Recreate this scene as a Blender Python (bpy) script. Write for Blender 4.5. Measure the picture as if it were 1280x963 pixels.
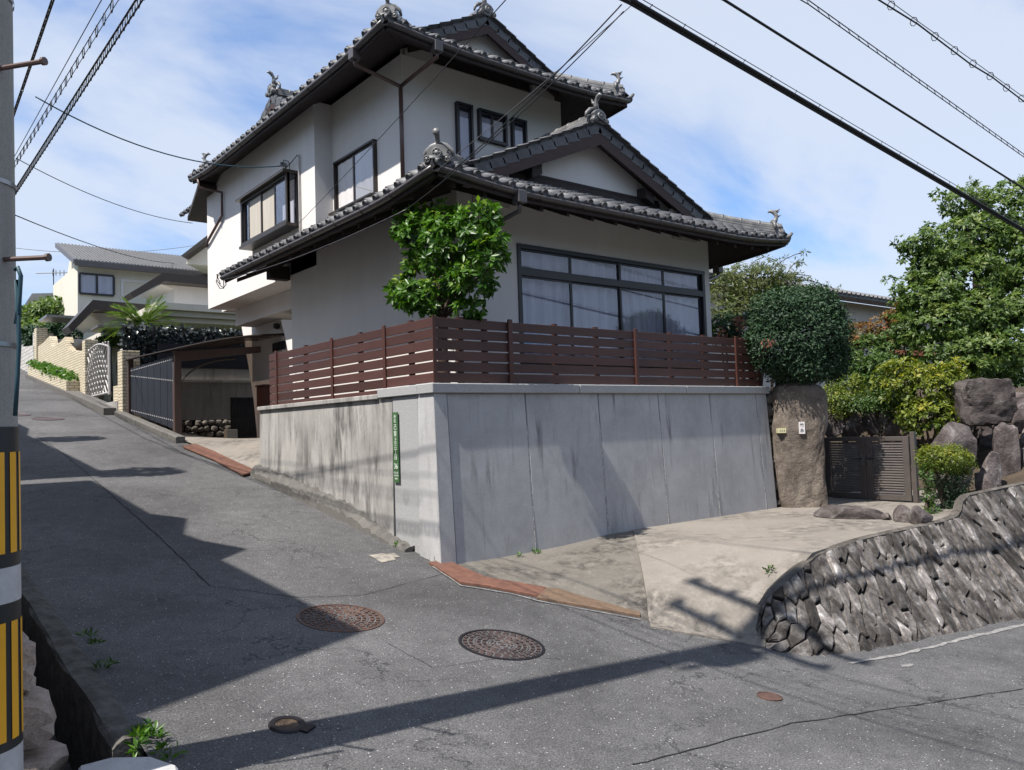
import bpy, bmesh, math, random
import numpy as np
from mathutils import Vector, Matrix
R = math.radians
for _o in list(bpy.data.objects): bpy.data.objects.remove(_o)
scene = bpy.context.scene
C = scene.collection

# ------------------------------------------------------------------ camera
# world axes: +x runs along the front of the house, +y up the side road, z up; eye 1.6 m above the crossing
FPX, YAW, PITCH, ROLL = 1010.0, R(38.75), R(3.03), R(-1.86)
EYE = np.array([0.0, 0.0, 1.6])
_f = np.array([math.sin(YAW)*math.cos(PITCH), math.cos(YAW)*math.cos(PITCH), math.sin(PITCH)])
_r = np.array([math.cos(YAW), -math.sin(YAW), 0.0]); _u = np.cross(_r, _f)
_r, _u = _r*math.cos(ROLL)+_u*math.sin(ROLL), -_r*math.sin(ROLL)+_u*math.cos(ROLL)
cam_data = bpy.data.cameras.new('camera'); cam = bpy.data.objects.new('camera', cam_data); C.objects.link(cam)
cam.matrix_world = Matrix(((_r[0], _u[0], -_f[0], EYE[0]), (_r[1], _u[1], -_f[1], EYE[1]), (_r[2], _u[2], -_f[2], EYE[2]), (0, 0, 0, 1)))
cam_data.sensor_fit = 'HORIZONTAL'; cam_data.sensor_width = 36.0; cam_data.lens = FPX/1280*36
cam_data.clip_start = 0.05; cam_data.clip_end = 3000
scene.camera = cam
scene.render.resolution_x = 1024; scene.render.resolution_y = 770

def ray(u, v): return _f+_r*(u-640)/FPX-_u*(v-481.5)/FPX
def dep(u, v, d): return EYE+ray(u, v)*d
def onx(u, v, x): d = ray(u, v); return EYE+d*((x-EYE[0])/d[0])
def ony(u, v, y): d = ray(u, v); return EYE+d*((y-EYE[1])/d[1])
def onz(u, v, z): d = ray(u, v); return EYE+d*((z-EYE[2])/d[2])

# ------------------------------------------------------------------ light
SUN_EL = R(58.5)
SUN = np.array([-math.cos(SUN_EL), 0.0, math.sin(SUN_EL)])      # towards the sun: it stands over the -x side
sl = bpy.data.lights.new('sun', 'SUN'); sl.energy = 5.0; sl.angle = R(0.53); sl.color = (1.0, 0.95, 0.88)
so = bpy.data.objects.new('sun', sl); C.objects.link(so)
so.rotation_euler = Vector((SUN[0], SUN[1]-0.020, SUN[2])).to_track_quat('Z', 'Y').to_euler(); so.location = (-20, 0, 30)
world = bpy.data.worlds.new('World'); scene.world = world; world.use_nodes = True
wn = world.node_tree; wn.nodes.clear()
def N(nt, t, **kw):
    n = nt.nodes.new(t)
    for k, v in kw.items():
        if k.startswith('i_'):
            key = k[2:]
            key = int(key) if key.isdigit() else key.replace('_', ' ')
            n.inputs[key].default_value = v
        else: setattr(n, k, v)
    return n
def L(nt, a, b): nt.links.new(a, b)
sky = N(wn, 'ShaderNodeTexSky'); sky.sky_type = 'NISHITA'; sky.sun_disc = False
sky.sun_elevation = SUN_EL; sky.sun_rotation = R(268); sky.altitude = 100; sky.air_density = 1.0; sky.dust_density = 0.6; sky.ozone_density = 2.5
tc = N(wn, 'ShaderNodeTexCoord'); sep = N(wn, 'ShaderNodeSeparateXYZ'); L(wn, tc.outputs['Generated'], sep.inputs[0])
az = N(wn, 'ShaderNodeMath', operation='ADD', i_1=0.28); L(wn, sep.outputs[2], az.inputs[0])
mx = N(wn, 'ShaderNodeMath', operation='MAXIMUM', i_1=0.06); L(wn, az.outputs[0], mx.inputs[0])
dx = N(wn, 'ShaderNodeMath', operation='DIVIDE'); L(wn, sep.outputs[0], dx.inputs[0]); L(wn, mx.outputs[0], dx.inputs[1])
dy = N(wn, 'ShaderNodeMath', operation='DIVIDE'); L(wn, sep.outputs[1], dy.inputs[0]); L(wn, mx.outputs[0], dy.inputs[1])
cmb = N(wn, 'ShaderNodeCombineXYZ'); L(wn, dx.outputs[0], cmb.inputs[0]); L(wn, dy.outputs[0], cmb.inputs[1])
mp = N(wn, 'ShaderNodeMapping'); mp.inputs['Rotation'].default_value = (0, 0, R(25)); mp.inputs['Scale'].default_value = (0.62, 1.05, 1); mp.inputs['Location'].default_value = (-8.3061, 3.5320, 0.4)
L(wn, cmb.outputs[0], mp.inputs[0])
n1 = N(wn, 'ShaderNodeTexNoise', i_Scale=1.15, i_Detail=7.0, i_Roughness=0.55, i_Distortion=0.5); L(wn, mp.outputs[0], n1.inputs['Vector'])
cr = N(wn, 'ShaderNodeValToRGB'); cr.color_ramp.interpolation = 'EASE'
cr.color_ramp.elements[0].position = 0.31; cr.color_ramp.elements[0].color = (0.05, 0.05, 0.05, 1)
cr.color_ramp.elements[1].position = 0.53; cr.color_ramp.elements[1].color = (0.84, 0.84, 0.84, 1)
L(wn, n1.outputs['Fac'], cr.inputs[0])
skm = N(wn, 'ShaderNodeMix', data_type='RGBA', blend_type='MULTIPLY'); skm.inputs[0].default_value = 1.0
skm.inputs[7].default_value = (0.85, 1.72, 2.5, 1); L(wn, sky.outputs[0], skm.inputs[6])
mixc = N(wn, 'ShaderNodeMix', data_type='RGBA'); L(wn, cr.outputs[0], mixc.inputs[0]); L(wn, skm.outputs[2], mixc.inputs[6]); mixc.inputs[7].default_value = (9.5, 10.3, 11.7, 1)
bg = N(wn, 'ShaderNodeBackground'); bg.inputs[1].default_value = 0.05; L(wn, mixc.outputs[2], bg.inputs[0])
wo = N(wn, 'ShaderNodeOutputWorld'); L(wn, bg.outputs[0], wo.inputs[0])
scene.render.engine = 'CYCLES'
scene.cycles.max_bounces = 6; scene.cycles.diffuse_bounces = 3; scene.cycles.transparent_max_bounces = 16
vs = scene.view_settings; vs.view_transform = 'Standard'; vs.look = 'None'; vs.exposure = 0.72; vs.gamma = 1.0; vs.use_curve_mapping = False

# ------------------------------------------------------------------ materials
MATS = {}
def lin(c): return tuple(((x/255.0)/12.92 if x/255.0 <= 0.04045 else ((x/255.0+0.055)/1.055)**2.4) for x in c)
def base_mat(name, rough=0.7, metal=0.0, spec=0.3):
    m = bpy.data.materials.new(name); m.use_nodes = True; nt = m.node_tree
    b = nt.nodes['Principled BSDF']; b.inputs['Roughness'].default_value = rough; b.inputs['Metallic'].default_value = metal
    b.inputs['Specular IOR Level'].default_value = spec
    MATS[name] = m; return m, nt, b
def coords(nt, scale=(1, 1, 1), kind='Object', rot=(0, 0, 0)):
    t = N(nt, 'ShaderNodeTexCoord')
    if kind == 'World':
        g = N(nt, 'ShaderNodeNewGeometry'); src = g.outputs['Position']
    else: src = t.outputs[kind]
    m = N(nt, 'ShaderNodeMapping'); m.inputs['Scale'].default_value = scale; m.inputs['Rotation'].default_value = rot; L(nt, src, m.inputs[0]); return m.outputs[0]
def noise(nt, vec, scale, detail=4, rough=0.6, dist=0.0):
    n = N(nt, 'ShaderNodeTexNoise', i_Scale=scale, i_Detail=detail, i_Roughness=rough, i_Distortion=dist); L(nt, vec, n.inputs['Vector']); return n.outputs['Fac']
def ramp(nt, fac, stops, interp='LINEAR'):
    r = N(nt, 'ShaderNodeValToRGB'); r.color_ramp.interpolation = interp; e = r.color_ramp.elements
    while len(e) < len(stops): e.new(0.5)
    for i, (p, c) in enumerate(stops):
        e[i].position = p; e[i].color = (c[0], c[1], c[2], 1) if not isinstance(c, (int, float)) else (c, c, c, 1)
    L(nt, fac, r.inputs[0]); return r.outputs[0]
def mixc_(nt, fac, a, b, mode='MIX'):
    m = N(nt, 'ShaderNodeMix', data_type='RGBA', blend_type=mode)
    for s, v in ((0, fac), (6, a), (7, b)):
        if hasattr(v, 'links') or hasattr(v, 'is_linked'): L(nt, v, m.inputs[s])
        elif s == 0: m.inputs[0].default_value = v
        else: m.inputs[s].default_value = (v[0], v[1], v[2], 1)
    return m.outputs[2]
def bump(nt, b, h, strength=0.3, dist=0.01):
    n = N(nt, 'ShaderNodeBump'); n.inputs['Strength'].default_value = strength; n.inputs['Distance'].default_value = dist; L(nt, h, n.inputs['Height']); L(nt, n.outputs[0], b.inputs['Normal'])
def objrnd(nt):
    return N(nt, 'ShaderNodeObjectInfo').outputs['Random']
def simple(name, c1, c2=None, scale=8, rough=0.7, metal=0.0, spec=0.3, bmp=0.1, bd=0.005, kind='World', stretch=(1, 1, 1), vary=0.0):
    m, nt, b = base_mat(name, rough, metal, spec)
    v = coords(nt, stretch, kind)
    f = noise(nt, v, scale, 5, 0.62)
    c2 = c2 or tuple(x*0.75 for x in c1)
    col = ramp(nt, f, ((0.3, c2), (0.7, c1)))
    if vary:
        col = mixc_(nt, 1.0, col, ramp(nt, objrnd(nt), ((0, 1-vary), (1, 1+vary*0.5))), 'MULTIPLY')
    L(nt, col, b.inputs['Base Color'])
    if bmp: bump(nt, b, noise(nt, v, scale*5, 3), bmp, bd)
    return m

def m_asphalt():
    m, nt, b = base_mat('asphalt', 0.85, 0, 0.25)
    v = coords(nt, kind='World')
    big = noise(nt, v, 0.55, 4, 0.6, 0.4)
    fine = noise(nt, v, 95, 3, 0.75)
    col = ramp(nt, fine, ((0.28, (0.030, 0.029, 0.031)), (0.5, (0.084, 0.082, 0.083)), (0.72, (0.185, 0.180, 0.177))))
    col = mixc_(nt, 1.0, col, ramp(nt, big, ((0.28, 0.62), (0.72, 1.25))), 'MULTIPLY')
    mid = noise(nt, v, 7, 4, 0.6)
    col = mixc_(nt, 1.0, col, ramp(nt, mid, ((0.3, 0.84), (0.7, 1.12))), 'MULTIPLY')
    vo = N(nt, 'ShaderNodeTexVoronoi', feature='F1', i_Scale=70.0); L(nt, v, vo.inputs['Vector'])
    cell = N(nt, 'ShaderNodeSeparateColor'); L(nt, vo.outputs['Color'], cell.inputs[0])
    sp = N(nt, 'ShaderNodeMath', operation='GREATER_THAN', i_1=0.97); L(nt, cell.outputs[0], sp.inputs[0])
    near = N(nt, 'ShaderNodeMath', operation='LESS_THAN', i_1=0.32); L(nt, vo.outputs['Distance'], near.inputs[0])
    spk = N(nt, 'ShaderNodeMath', operation='MULTIPLY'); L(nt, sp.outputs[0], spk.inputs[0]); L(nt, near.outputs[0], spk.inputs[1])
    col = mixc_(nt, spk.outputs[0], col, (0.42, 0.41, 0.40))
    # cracks
    wv = N(nt, 'ShaderNodeTexNoise', i_Scale=2.2, i_Detail=5.0, i_Roughness=0.65); L(nt, v, wv.inputs['Vector'])
    ad = N(nt, 'ShaderNodeMixRGB', blend_type='LINEAR_LIGHT', i_Fac=0.45); L(nt, v, ad.inputs[1]); L(nt, wv.outputs['Color'], ad.inputs[2])
    cv = N(nt, 'ShaderNodeTexVoronoi', feature='DISTANCE_TO_EDGE', i_Scale=1.25); L(nt, ad.outputs[0], cv.inputs['Vector'])
    cl = ramp(nt, cv.outputs['Distance'], ((0.0, 1.0), (0.006, 1.0), (0.016, 0.0)))
    mk = ramp(nt, noise(nt, v, 0.6, 3), ((0.50, 0.0), (0.60, 0.75)))
    ck = mixc_(nt, 1.0, cl, mk, 'MULTIPLY')
    col = mixc_(nt, ck, col, (0.022, 0.022, 0.024))
    L(nt, col, b.inputs['Base Color'])
    hh = N(nt, 'ShaderNodeMath', operation='SUBTRACT'); L(nt, fine, hh.inputs[0]); L(nt, ck, hh.inputs[1])
    bump(nt, b, hh.outputs[0], 0.55, 0.006)
    return m
def m_concrete(name, c, dark, streak=0.5, scale=1.0, warm=(0.2, 0.13, 0.1), zs=0.22, rough=0.85, lo=0.45, hi=0.7):
    m, nt, b = base_mat(name, rough, 0, 0.2)
    v = coords(nt, kind='World')
    f = noise(nt, v, 2.2*scale, 6, 0.65)
    col = ramp(nt, f, ((0.3, tuple(x*0.8 for x in c)), (0.7, tuple(min(1, x*1.08) for x in c))))
    fine = noise(nt, v, 90, 3, 0.7)
    col = mixc_(nt, 1.0, col, ramp(nt, fine, ((0.3, 0.86), (0.7, 1.1))), 'MULTIPLY')
    vst = coords(nt, (1, 1, zs*0.4), 'World')
    st = noise(nt, vst, 6.5*scale, 5, 0.7, 0.3)
    stm = ramp(nt, st, ((lo, 0.0), (hi, 1.0)))
    msk = ramp(nt, noise(nt, v, 1.1*scale, 3), ((0.38, 0.0), (0.62, 1.0)))
    fac = mixc_(nt, 1.0, stm, msk, 'MULTIPLY')
    k = N(nt, 'ShaderNodeMath', operation='MULTIPLY', i_1=streak); L(nt, fac, k.inputs[0])
    col = mixc_(nt, k.outputs[0], col, dark)
    st2 = noise(nt, coords(nt, (1, 1, 0.05), 'World'), 11*scale, 4, 0.6)
    k2 = N(nt, 'ShaderNodeMath', operation='MULTIPLY', i_1=streak*0.5); L(nt, ramp(nt, st2, ((0.6, 0.0), (0.78, 1.0))), k2.inputs[0])
    col = mixc_(nt, k2.outputs[0], col, warm)
    L(nt, col, b.inputs['Base Color'])
    bump(nt, b, fine, 0.25, 0.004)
    return m
def m_stucco(name, c):
    m, nt, b = base_mat(name, 0.9, 0, 0.15)
    v = coords(nt, kind='World')
    f = noise(nt, v, 0.9, 5, 0.6)
    col = ramp(nt, f, ((0.3, tuple(x*0.93 for x in c)), (0.7, c)))
    st = noise(nt, coords(nt, (1, 1, 0.08), 'World'), 4.0, 5, 0.6)
    col = mixc_(nt, 1.0, col, ramp(nt, st, ((0.3, 0.955), (0.6, 1.0))), 'MULTIPLY')
    L(nt, col, b.inputs['Base Color']); bump(nt, b, noise(nt, v, 160, 3, 0.7), 0.22, 0.003)
    return m
def m_leaf(name, a, c, rough=0.42, trans=0.3, tip=None):
    m, nt, b = base_mat(name, rough, 0, 0.35)
    at = N(nt, 'ShaderNodeAttribute'); at.attribute_name = 'rnd'
    stops = [(0.0, a), (0.8, c)] + ([(1.0, tip)] if tip else [])
    col = ramp(nt, at.outputs['Fac'], stops)
    L(nt, col, b.inputs['Base Color'])
    tr = N(nt, 'ShaderNodeBsdfTranslucent'); L(nt, mixc_(nt, 1.0, col, (1.2, 1.35, 0.6), 'MULTIPLY'), tr.inputs['Color'])
    ms = N(nt, 'ShaderNodeMixShader', i_0=trans); L(nt, b.outputs[0], ms.inputs[1]); L(nt, tr.outputs[0], ms.inputs[2])
    L(nt, ms.outputs[0], nt.nodes['Material Output'].inputs['Surface'])
    return m
def m_stone(name, cols, scale=3.0, vary=0.35, bmp=0.6, bd=0.03):
    m, nt, b = base_mat(name, 0.9, 0, 0.2)
    v = coords(nt, kind='World')
    f = noise(nt, v, scale, 7, 0.68, 0.3)
    n = len(cols); col = ramp(nt, f, [(0.28+0.46*i/(n-1), c) for i, c in enumerate(cols)])
    if vary:
        rr = ramp(nt, objrnd(nt), ((0, 1-vary), (0.45, 0.9), (0.8, 1.05), (1, 1+vary*1.6)))
        col = mixc_(nt, 1.0, col, rr, 'MULTIPLY')
    fine = noise(nt, v, scale*14, 4, 0.7)
    col = mixc_(nt, 1.0, col, ramp(nt, fine, ((0.3, 0.72), (0.7, 1.15))), 'MULTIPLY')
    L(nt, col, b.inputs['Base Color'])
    hh = N(nt, 'ShaderNodeMath', operation='ADD'); L(nt, f, hh.inputs[0]); 
    k = N(nt, 'ShaderNodeMath', operation='MULTIPLY', i_1=0.3); L(nt, fine, k.inputs[0]); L(nt, k.outputs[0], hh.inputs[1])
    bump(nt, b, hh.outputs[0], bmp, bd)
    return m
def m_glass(name, tint=(0.02, 0.025, 0.035)):
    m, nt, b = base_mat(name, 0.03, 0, 0.5)
    tr = N(nt, 'ShaderNodeBsdfTransparent'); tr.inputs[0].default_value = (0.93, 0.94, 0.97, 1)
    gl = N(nt, 'ShaderNodeBsdfGlossy'); gl.inputs['Roughness'].default_value = 0.015; gl.inputs[0].default_value = (0.8, 0.85, 0.95, 1)
    fr = N(nt, 'ShaderNodeLayerWeight', i_Blend=0.5); pw = N(nt, 'ShaderNodeMath', operation='POWER', i_1=3.6); L(nt, fr.outputs['Facing'], pw.inputs[0])      # Schlick-like, same from both sides
    k = N(nt, 'ShaderNodeMath', operation='MULTIPLY_ADD', i_1=0.9, i_2=0.055); L(nt, pw.outputs[0], k.inputs[0])
    ms = N(nt, 'ShaderNodeMixShader'); L(nt, k.outputs[0], ms.inputs[0]); L(nt, tr.outputs[0], ms.inputs[1]); L(nt, gl.outputs[0], ms.inputs[2])
    L(nt, ms.outputs[0], nt.nodes['Material Output'].inputs['Surface'])
    return m
def m_brick(name, c1, c2, mortar, w=0.23, h=0.075):
    m, nt, b = base_mat(name, 0.8, 0, 0.25)
    g = N(nt, 'ShaderNodeNewGeometry'); s = N(nt, 'ShaderNodeSeparateXYZ'); L(nt, g.outputs['Position'], s.inputs[0])
    a = N(nt, 'ShaderNodeMath', operation='ADD'); L(nt, s.outputs[0], a.inputs[0]); L(nt, s.outputs[1], a.inputs[1])
    cb = N(nt, 'ShaderNodeCombineXYZ'); L(nt, a.outputs[0], cb.inputs[0]); L(nt, s.outputs[2], cb.inputs[1])
    br = N(nt, 'ShaderNodeTexBrick'); br.inputs['Scale'].default_value = 1.0; br.inputs['Brick Width'].default_value = w; br.inputs['Row Height'].default_value = h
    br.inputs['Mortar Size'].default_value = 0.009; br.inputs['Color1'].default_value = (*c1, 1); br.inputs['Color2'].default_value = (*c2, 1); br.inputs['Mortar'].default_value = (*mortar, 1)
    L(nt, cb.outputs[0], br.inputs['Vector']); L(nt, br.outputs['Color'], b.inputs['Base Color'])
    bump(nt, b, br.outputs['Fac'], -0.6, 0.01)
    return m

m_asphalt()
m_concrete('panel_concrete', (0.40, 0.395, 0.395), (0.10, 0.094, 0.092), 0.8, 1.1, (0.17, 0.135, 0.125), 0.2, lo=0.54, hi=0.70)
m_concrete('old_concrete', (0.36, 0.345, 0.325), (0.070, 0.066, 0.063), 1.0, 0.85, (0.43, 0.41, 0.38), 0.5, lo=0.42, hi=0.64)
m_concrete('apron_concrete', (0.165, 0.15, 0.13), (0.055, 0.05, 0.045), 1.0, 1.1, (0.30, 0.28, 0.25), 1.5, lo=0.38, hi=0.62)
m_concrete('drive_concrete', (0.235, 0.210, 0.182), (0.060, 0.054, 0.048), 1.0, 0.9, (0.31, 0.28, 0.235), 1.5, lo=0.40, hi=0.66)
m_concrete('kerb_concrete', (0.13, 0.122, 0.112), (0.05, 0.047, 0.043), 0.9, 1.5, (0.2, 0.18, 0.15), 1.0)
m_concrete('pole_concrete', (0.33, 0.32, 0.305), (0.12, 0.115, 0.11), 0.6, 2.0, (0.3, 0.29, 0.28), 0.1)
m_concrete('wall_concrete', (0.34, 0.32, 0.30), (0.12, 0.115, 0.11), 0.8, 1.0, (0.25, 0.23, 0.21), 0.3)
m_stucco('stucco', (0.69, 0.66, 0.635))
m_stucco('stucco_cream', (0.62, 0.58, 0.50))
m_stucco('stucco_grey', (0.50, 0.48, 0.45))
m_stone('granite', ((0.28, 0.28, 0.28), (0.36, 0.36, 0.36), (0.46, 0.455, 0.45)), 60, 0.05, 0.1, 0.002)
m_stone('pink_granite', ((0.26, 0.19, 0.15), (0.42, 0.34, 0.29), (0.56, 0.49, 0.44)), 6, 0.15, 0.7, 0.03)
m_stone('wall_stone', ((0.028, 0.024, 0.022), (0.075, 0.066, 0.060), (0.18, 0.165, 0.155), (0.50, 0.48, 0.47)), 5.5, 0.65, 0.8, 0.025)
m_stone('wall_joint', ((0.018, 0.016, 0.015), (0.035, 0.03, 0.027)), 5, 0.0)
m_stone('garden_rock', ((0.030, 0.026, 0.026), (0.085, 0.070, 0.067), (0.155, 0.132, 0.126), (0.40, 0.385, 0.36)), 2.6, 0.35, 0.9, 0.05)
m_stone('pillar_rock', ((0.075, 0.062, 0.052), (0.14, 0.115, 0.095), (0.21, 0.175, 0.145), (0.30, 0.285, 0.25)), 3.0, 0.0, 0.9, 0.05)
m_stone('rubble', ((0.05, 0.045, 0.04), (0.13, 0.115, 0.10), (0.26, 0.235, 0.21)), 5, 0.3, 0.8, 0.03)
simple('roof_tile', (0.110, 0.110, 0.116), (0.050, 0.050, 0.054), 9, 0.52, 0.0, 0.4, 0.08, 0.003, vary=0.3)
simple('ridge_tile', (0.20, 0.195, 0.19), (0.07, 0.07, 0.072), 7, 0.42, 0.0, 0.5, 0.2, 0.006, vary=0.2)
simple('gutter', (0.085, 0.075, 0.076), (0.06, 0.053, 0.055), 5, 0.35, 0.0, 0.5, 0)
simple('downpipe', (0.10, 0.055, 0.045), (0.07, 0.04, 0.034), 4, 0.4, 0.0, 0.5, 0)
simple('dark_wood', (0.052, 0.042, 0.040), (0.032, 0.026, 0.025), 12, 0.7, 0.0, 0.2, 0.1, 0.003)
simple('barge_wood', (0.060, 0.034, 0.030), (0.036, 0.022, 0.020), 5, 0.6, 0.0, 0.3, 0.1, 0.003, stretch=(1, 1, 4))
simple('fence_board', (0.076, 0.032, 0.026), (0.057, 0.025, 0.021), 3, 0.5, 0.0, 0.4, 0.05, 0.002, stretch=(1, 1, 8), vary=0.28)
simple('fence_post', (0.075, 0.028, 0.021), (0.06, 0.023, 0.017), 3, 0.45, 0.0, 0.4, 0)
simple('bronze', (0.045, 0.036, 0.030), (0.035, 0.028, 0.024), 6, 0.4, 0.3, 0.5, 0)
simple('dark_frame', (0.022, 0.022, 0.026), (0.016, 0.016, 0.02), 6, 0.35, 0.2, 0.5, 0)
simple('gate_metal', (0.105, 0.088, 0.080), (0.08, 0.068, 0.063), 6, 0.45, 0.2, 0.5, 0.03, 0.002)
simple('steel', (0.32, 0.32, 0.33), (0.22, 0.22, 0.23), 10, 0.35, 0.8, 0.5, 0)
simple('rust_plate', (0.185, 0.088, 0.060), (0.105, 0.052, 0.038), 12, 0.75, 0.1, 0.3, 0.2, 0.004)
simple('grate_metal', (0.20, 0.13, 0.085), (0.12, 0.085, 0.06), 18, 0.7, 0.2, 0.3, 0.3, 0.004)
simple('manhole_iron', (0.10, 0.066, 0.060), (0.048, 0.036, 0.036), 14, 0.55, 0.35, 0.4, 0.15, 0.003)
simple('manhole_rust', (0.145, 0.080, 0.060), (0.070, 0.045, 0.038), 14, 0.6, 0.3, 0.4, 0.15, 0.003)
simple('valve_iron', (0.14, 0.095, 0.065), (0.06, 0.045, 0.035), 20, 0.5, 0.4, 0.4, 0.15, 0.003)
simple('black_iron', (0.018, 0.016, 0.02), (0.012, 0.011, 0.013), 14, 0.45, 0.3, 0.4, 0)
simple('white_paint', (0.31, 0.30, 0.285), (0.11, 0.107, 0.105), 16, 0.8, 0, 0.2, 0.1, 0.002)
simple('worn_patch', (0.34, 0.31, 0.26), (0.13, 0.12, 0.11), 9, 0.9, 0, 0.2, 0.2, 0.004)
simple('seam', (0.022, 0.022, 0.024), (0.03, 0.03, 0.032), 9, 0.9, 0, 0.1, 0)
simple('cable', (0.017, 0.017, 0.019), (0.012, 0.012, 0.014), 9, 0.6, 0, 0.3, 0)
simple('cable_teal', (0.025, 0.07, 0.09), (0.02, 0.05, 0.07), 9, 0.5, 0, 0.3, 0)
simple('wire_grey', (0.12, 0.12, 0.13), (0.08, 0.08, 0.09), 9, 0.5, 0.2, 0.3, 0)
simple('yellow_tape', (0.80, 0.40, 0.015), (0.70, 0.34, 0.012), 5, 0.4, 0, 0.4, 0)
simple('black_tape', (0.018, 0.018, 0.021), (0.014, 0.014, 0.016), 5, 0.45, 0, 0.4, 0)
simple('white_tape', (0.50, 0.50, 0.52), (0.38, 0.38, 0.40), 12, 0.5, 0, 0.4, 0)
simple('sign_green', (0.05, 0.115, 0.045), (0.045, 0.10, 0.04), 12, 0.45, 0, 0.4, 0)
simple('sign_white', (0.72, 0.76, 0.68), (0.66, 0.7, 0.62), 12, 0.5, 0, 0.3, 0)
simple('plate_white', (0.66, 0.63, 0.62), (0.6, 0.57, 0.56), 12, 0.4, 0, 0.4, 0)
simple('plate_yellow', (0.56, 0.53, 0.33), (0.46, 0.43, 0.25), 12, 0.5, 0, 0.3, 0)
simple('ink', (0.03, 0.03, 0.035), (0.03, 0.03, 0.035), 4, 0.5, 0, 0.3, 0)
simple('curtain', (0.50, 0.485, 0.51), (0.34, 0.335, 0.36), 2, 0.9, 0, 0.1, 0, stretch=(6, 6, 0.2))
simple('curtain_beige', (0.50, 0.46, 0.40), (0.40, 0.37, 0.32), 4, 0.9, 0, 0.1, 0, stretch=(6, 6, 0.2))
simple('interior', (0.06, 0.06, 0.07), (0.04, 0.04, 0.05), 3, 0.95, 0, 0.05, 0)
simple('bark', (0.10, 0.075, 0.058), (0.05, 0.038, 0.03), 14, 0.9, 0, 0.1, 0.6, 0.02, stretch=(1, 1, 0.3))
simple('soil', (0.085, 0.065, 0.048), (0.045, 0.036, 0.028), 6, 0.95, 0, 0.1, 0.6, 0.03)
simple('grassland', (0.055, 0.085, 0.030), (0.030, 0.048, 0.020), 0.15, 0.95, 0, 0.1, 0.4, 0.05)
simple('ditch_concrete', (0.13, 0.122, 0.11), (0.055, 0.05, 0.045), 9, 0.95, 0, 0.1, 0.6, 0.02)
simple('joint_lime', (0.55, 0.54, 0.53), (0.16, 0.155, 0.15), 28, 0.9, 0, 0.1, 0.3, 0.004)
simple('hill_green', (0.045, 0.065, 0.045), (0.022, 0.034, 0.026), 0.12, 0.95, 0, 0.1, 0.8, 1.5)
simple('metal_roof', (0.19, 0.185, 0.18), (0.14, 0.137, 0.135), 3, 0.4, 0.3, 0.4, 0)
simple('screen_panel', (0.020, 0.022, 0.030), (0.014, 0.016, 0.022), 3, 0.6, 0, 0.2, 0)
simple('canopy', (0.060, 0.032, 0.025), (0.045, 0.025, 0.02), 3, 0.35, 0, 0.5, 0)
def m_sheet():
    m, nt, b = base_mat('canopy_sheet', 0.2, 0, 0.5); b.inputs['Base Color'].default_value = (0.07, 0.045, 0.035, 1)
    tr = N(nt, 'ShaderNodeBsdfTransparent'); tr.inputs[0].default_value = (0.60, 0.53, 0.48, 1); ms = N(nt, 'ShaderNodeMixShader', i_0=0.55); L(nt, b.outputs[0], ms.inputs[1]); L(nt, tr.outputs[0], ms.inputs[2]); L(nt, ms.outputs[0], nt.nodes['Material Output'].inputs['Surface'])
m_sheet()
simple('timber_grey', (0.23, 0.185, 0.155), (0.13, 0.10, 0.085), 9, 0.85, 0, 0.2, 0.2, 0.004, stretch=(5, 5, 0.4))
simple('terracotta', (0.26, 0.115, 0.08), (0.2, 0.09, 0.06), 6, 0.8, 0, 0.2, 0)
simple('white_iron', (0.50, 0.48, 0.46), (0.36, 0.34, 0.33), 9, 0.5, 0.1, 0.3, 0)
m_brick('cream_brick', (0.50, 0.43, 0.30), (0.58, 0.51, 0.38), (0.20, 0.17, 0.13))
m_brick('grey_block', (0.40, 0.38, 0.35), (0.50, 0.47, 0.43), (0.13, 0.12, 0.11), 0.4, 0.14)
m_leaf('leaf_bright', (0.022, 0.066, 0.010), (0.085, 0.19, 0.018), 0.38, 0.35, (0.19, 0.27, 0.03))
m_leaf('leaf_dark', (0.010, 0.028, 0.013), (0.028, 0.066, 0.026), 0.62, 0.18, (0.05, 0.10, 0.035))
m_leaf('leaf_tree', (0.036, 0.078, 0.020), (0.125, 0.185, 0.045), 0.45, 0.38, (0.22, 0.26, 0.08))
m_leaf('leaf_yellow', (0.045, 0.080, 0.010), (0.15, 0.185, 0.018), 0.45, 0.30, (0.30, 0.27, 0.03))
m_leaf('leaf_mid', (0.025, 0.058, 0.013), (0.075, 0.135, 0.03), 0.45, 0.28, (0.13, 0.17, 0.05))
m_leaf('leaf_red', (0.055, 0.075, 0.02), (0.20, 0.10, 0.03), 0.45, 0.25, (0.30, 0.09, 0.04))
m_leaf('leaf_bamboo', (0.05, 0.075, 0.025), (0.13, 0.15, 0.05), 0.5, 0.35, (0.20, 0.19, 0.08))
m_leaf('leaf_ivy', (0.012, 0.018, 0.020), (0.045, 0.055, 0.055), 0.25, 0.05, (0.13, 0.14, 0.14))
m_leaf('leaf_flower', (0.20, 0.05, 0.045), (0.45, 0.16, 0.13), 0.6, 0.2)
m_glass('glass')
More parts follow.
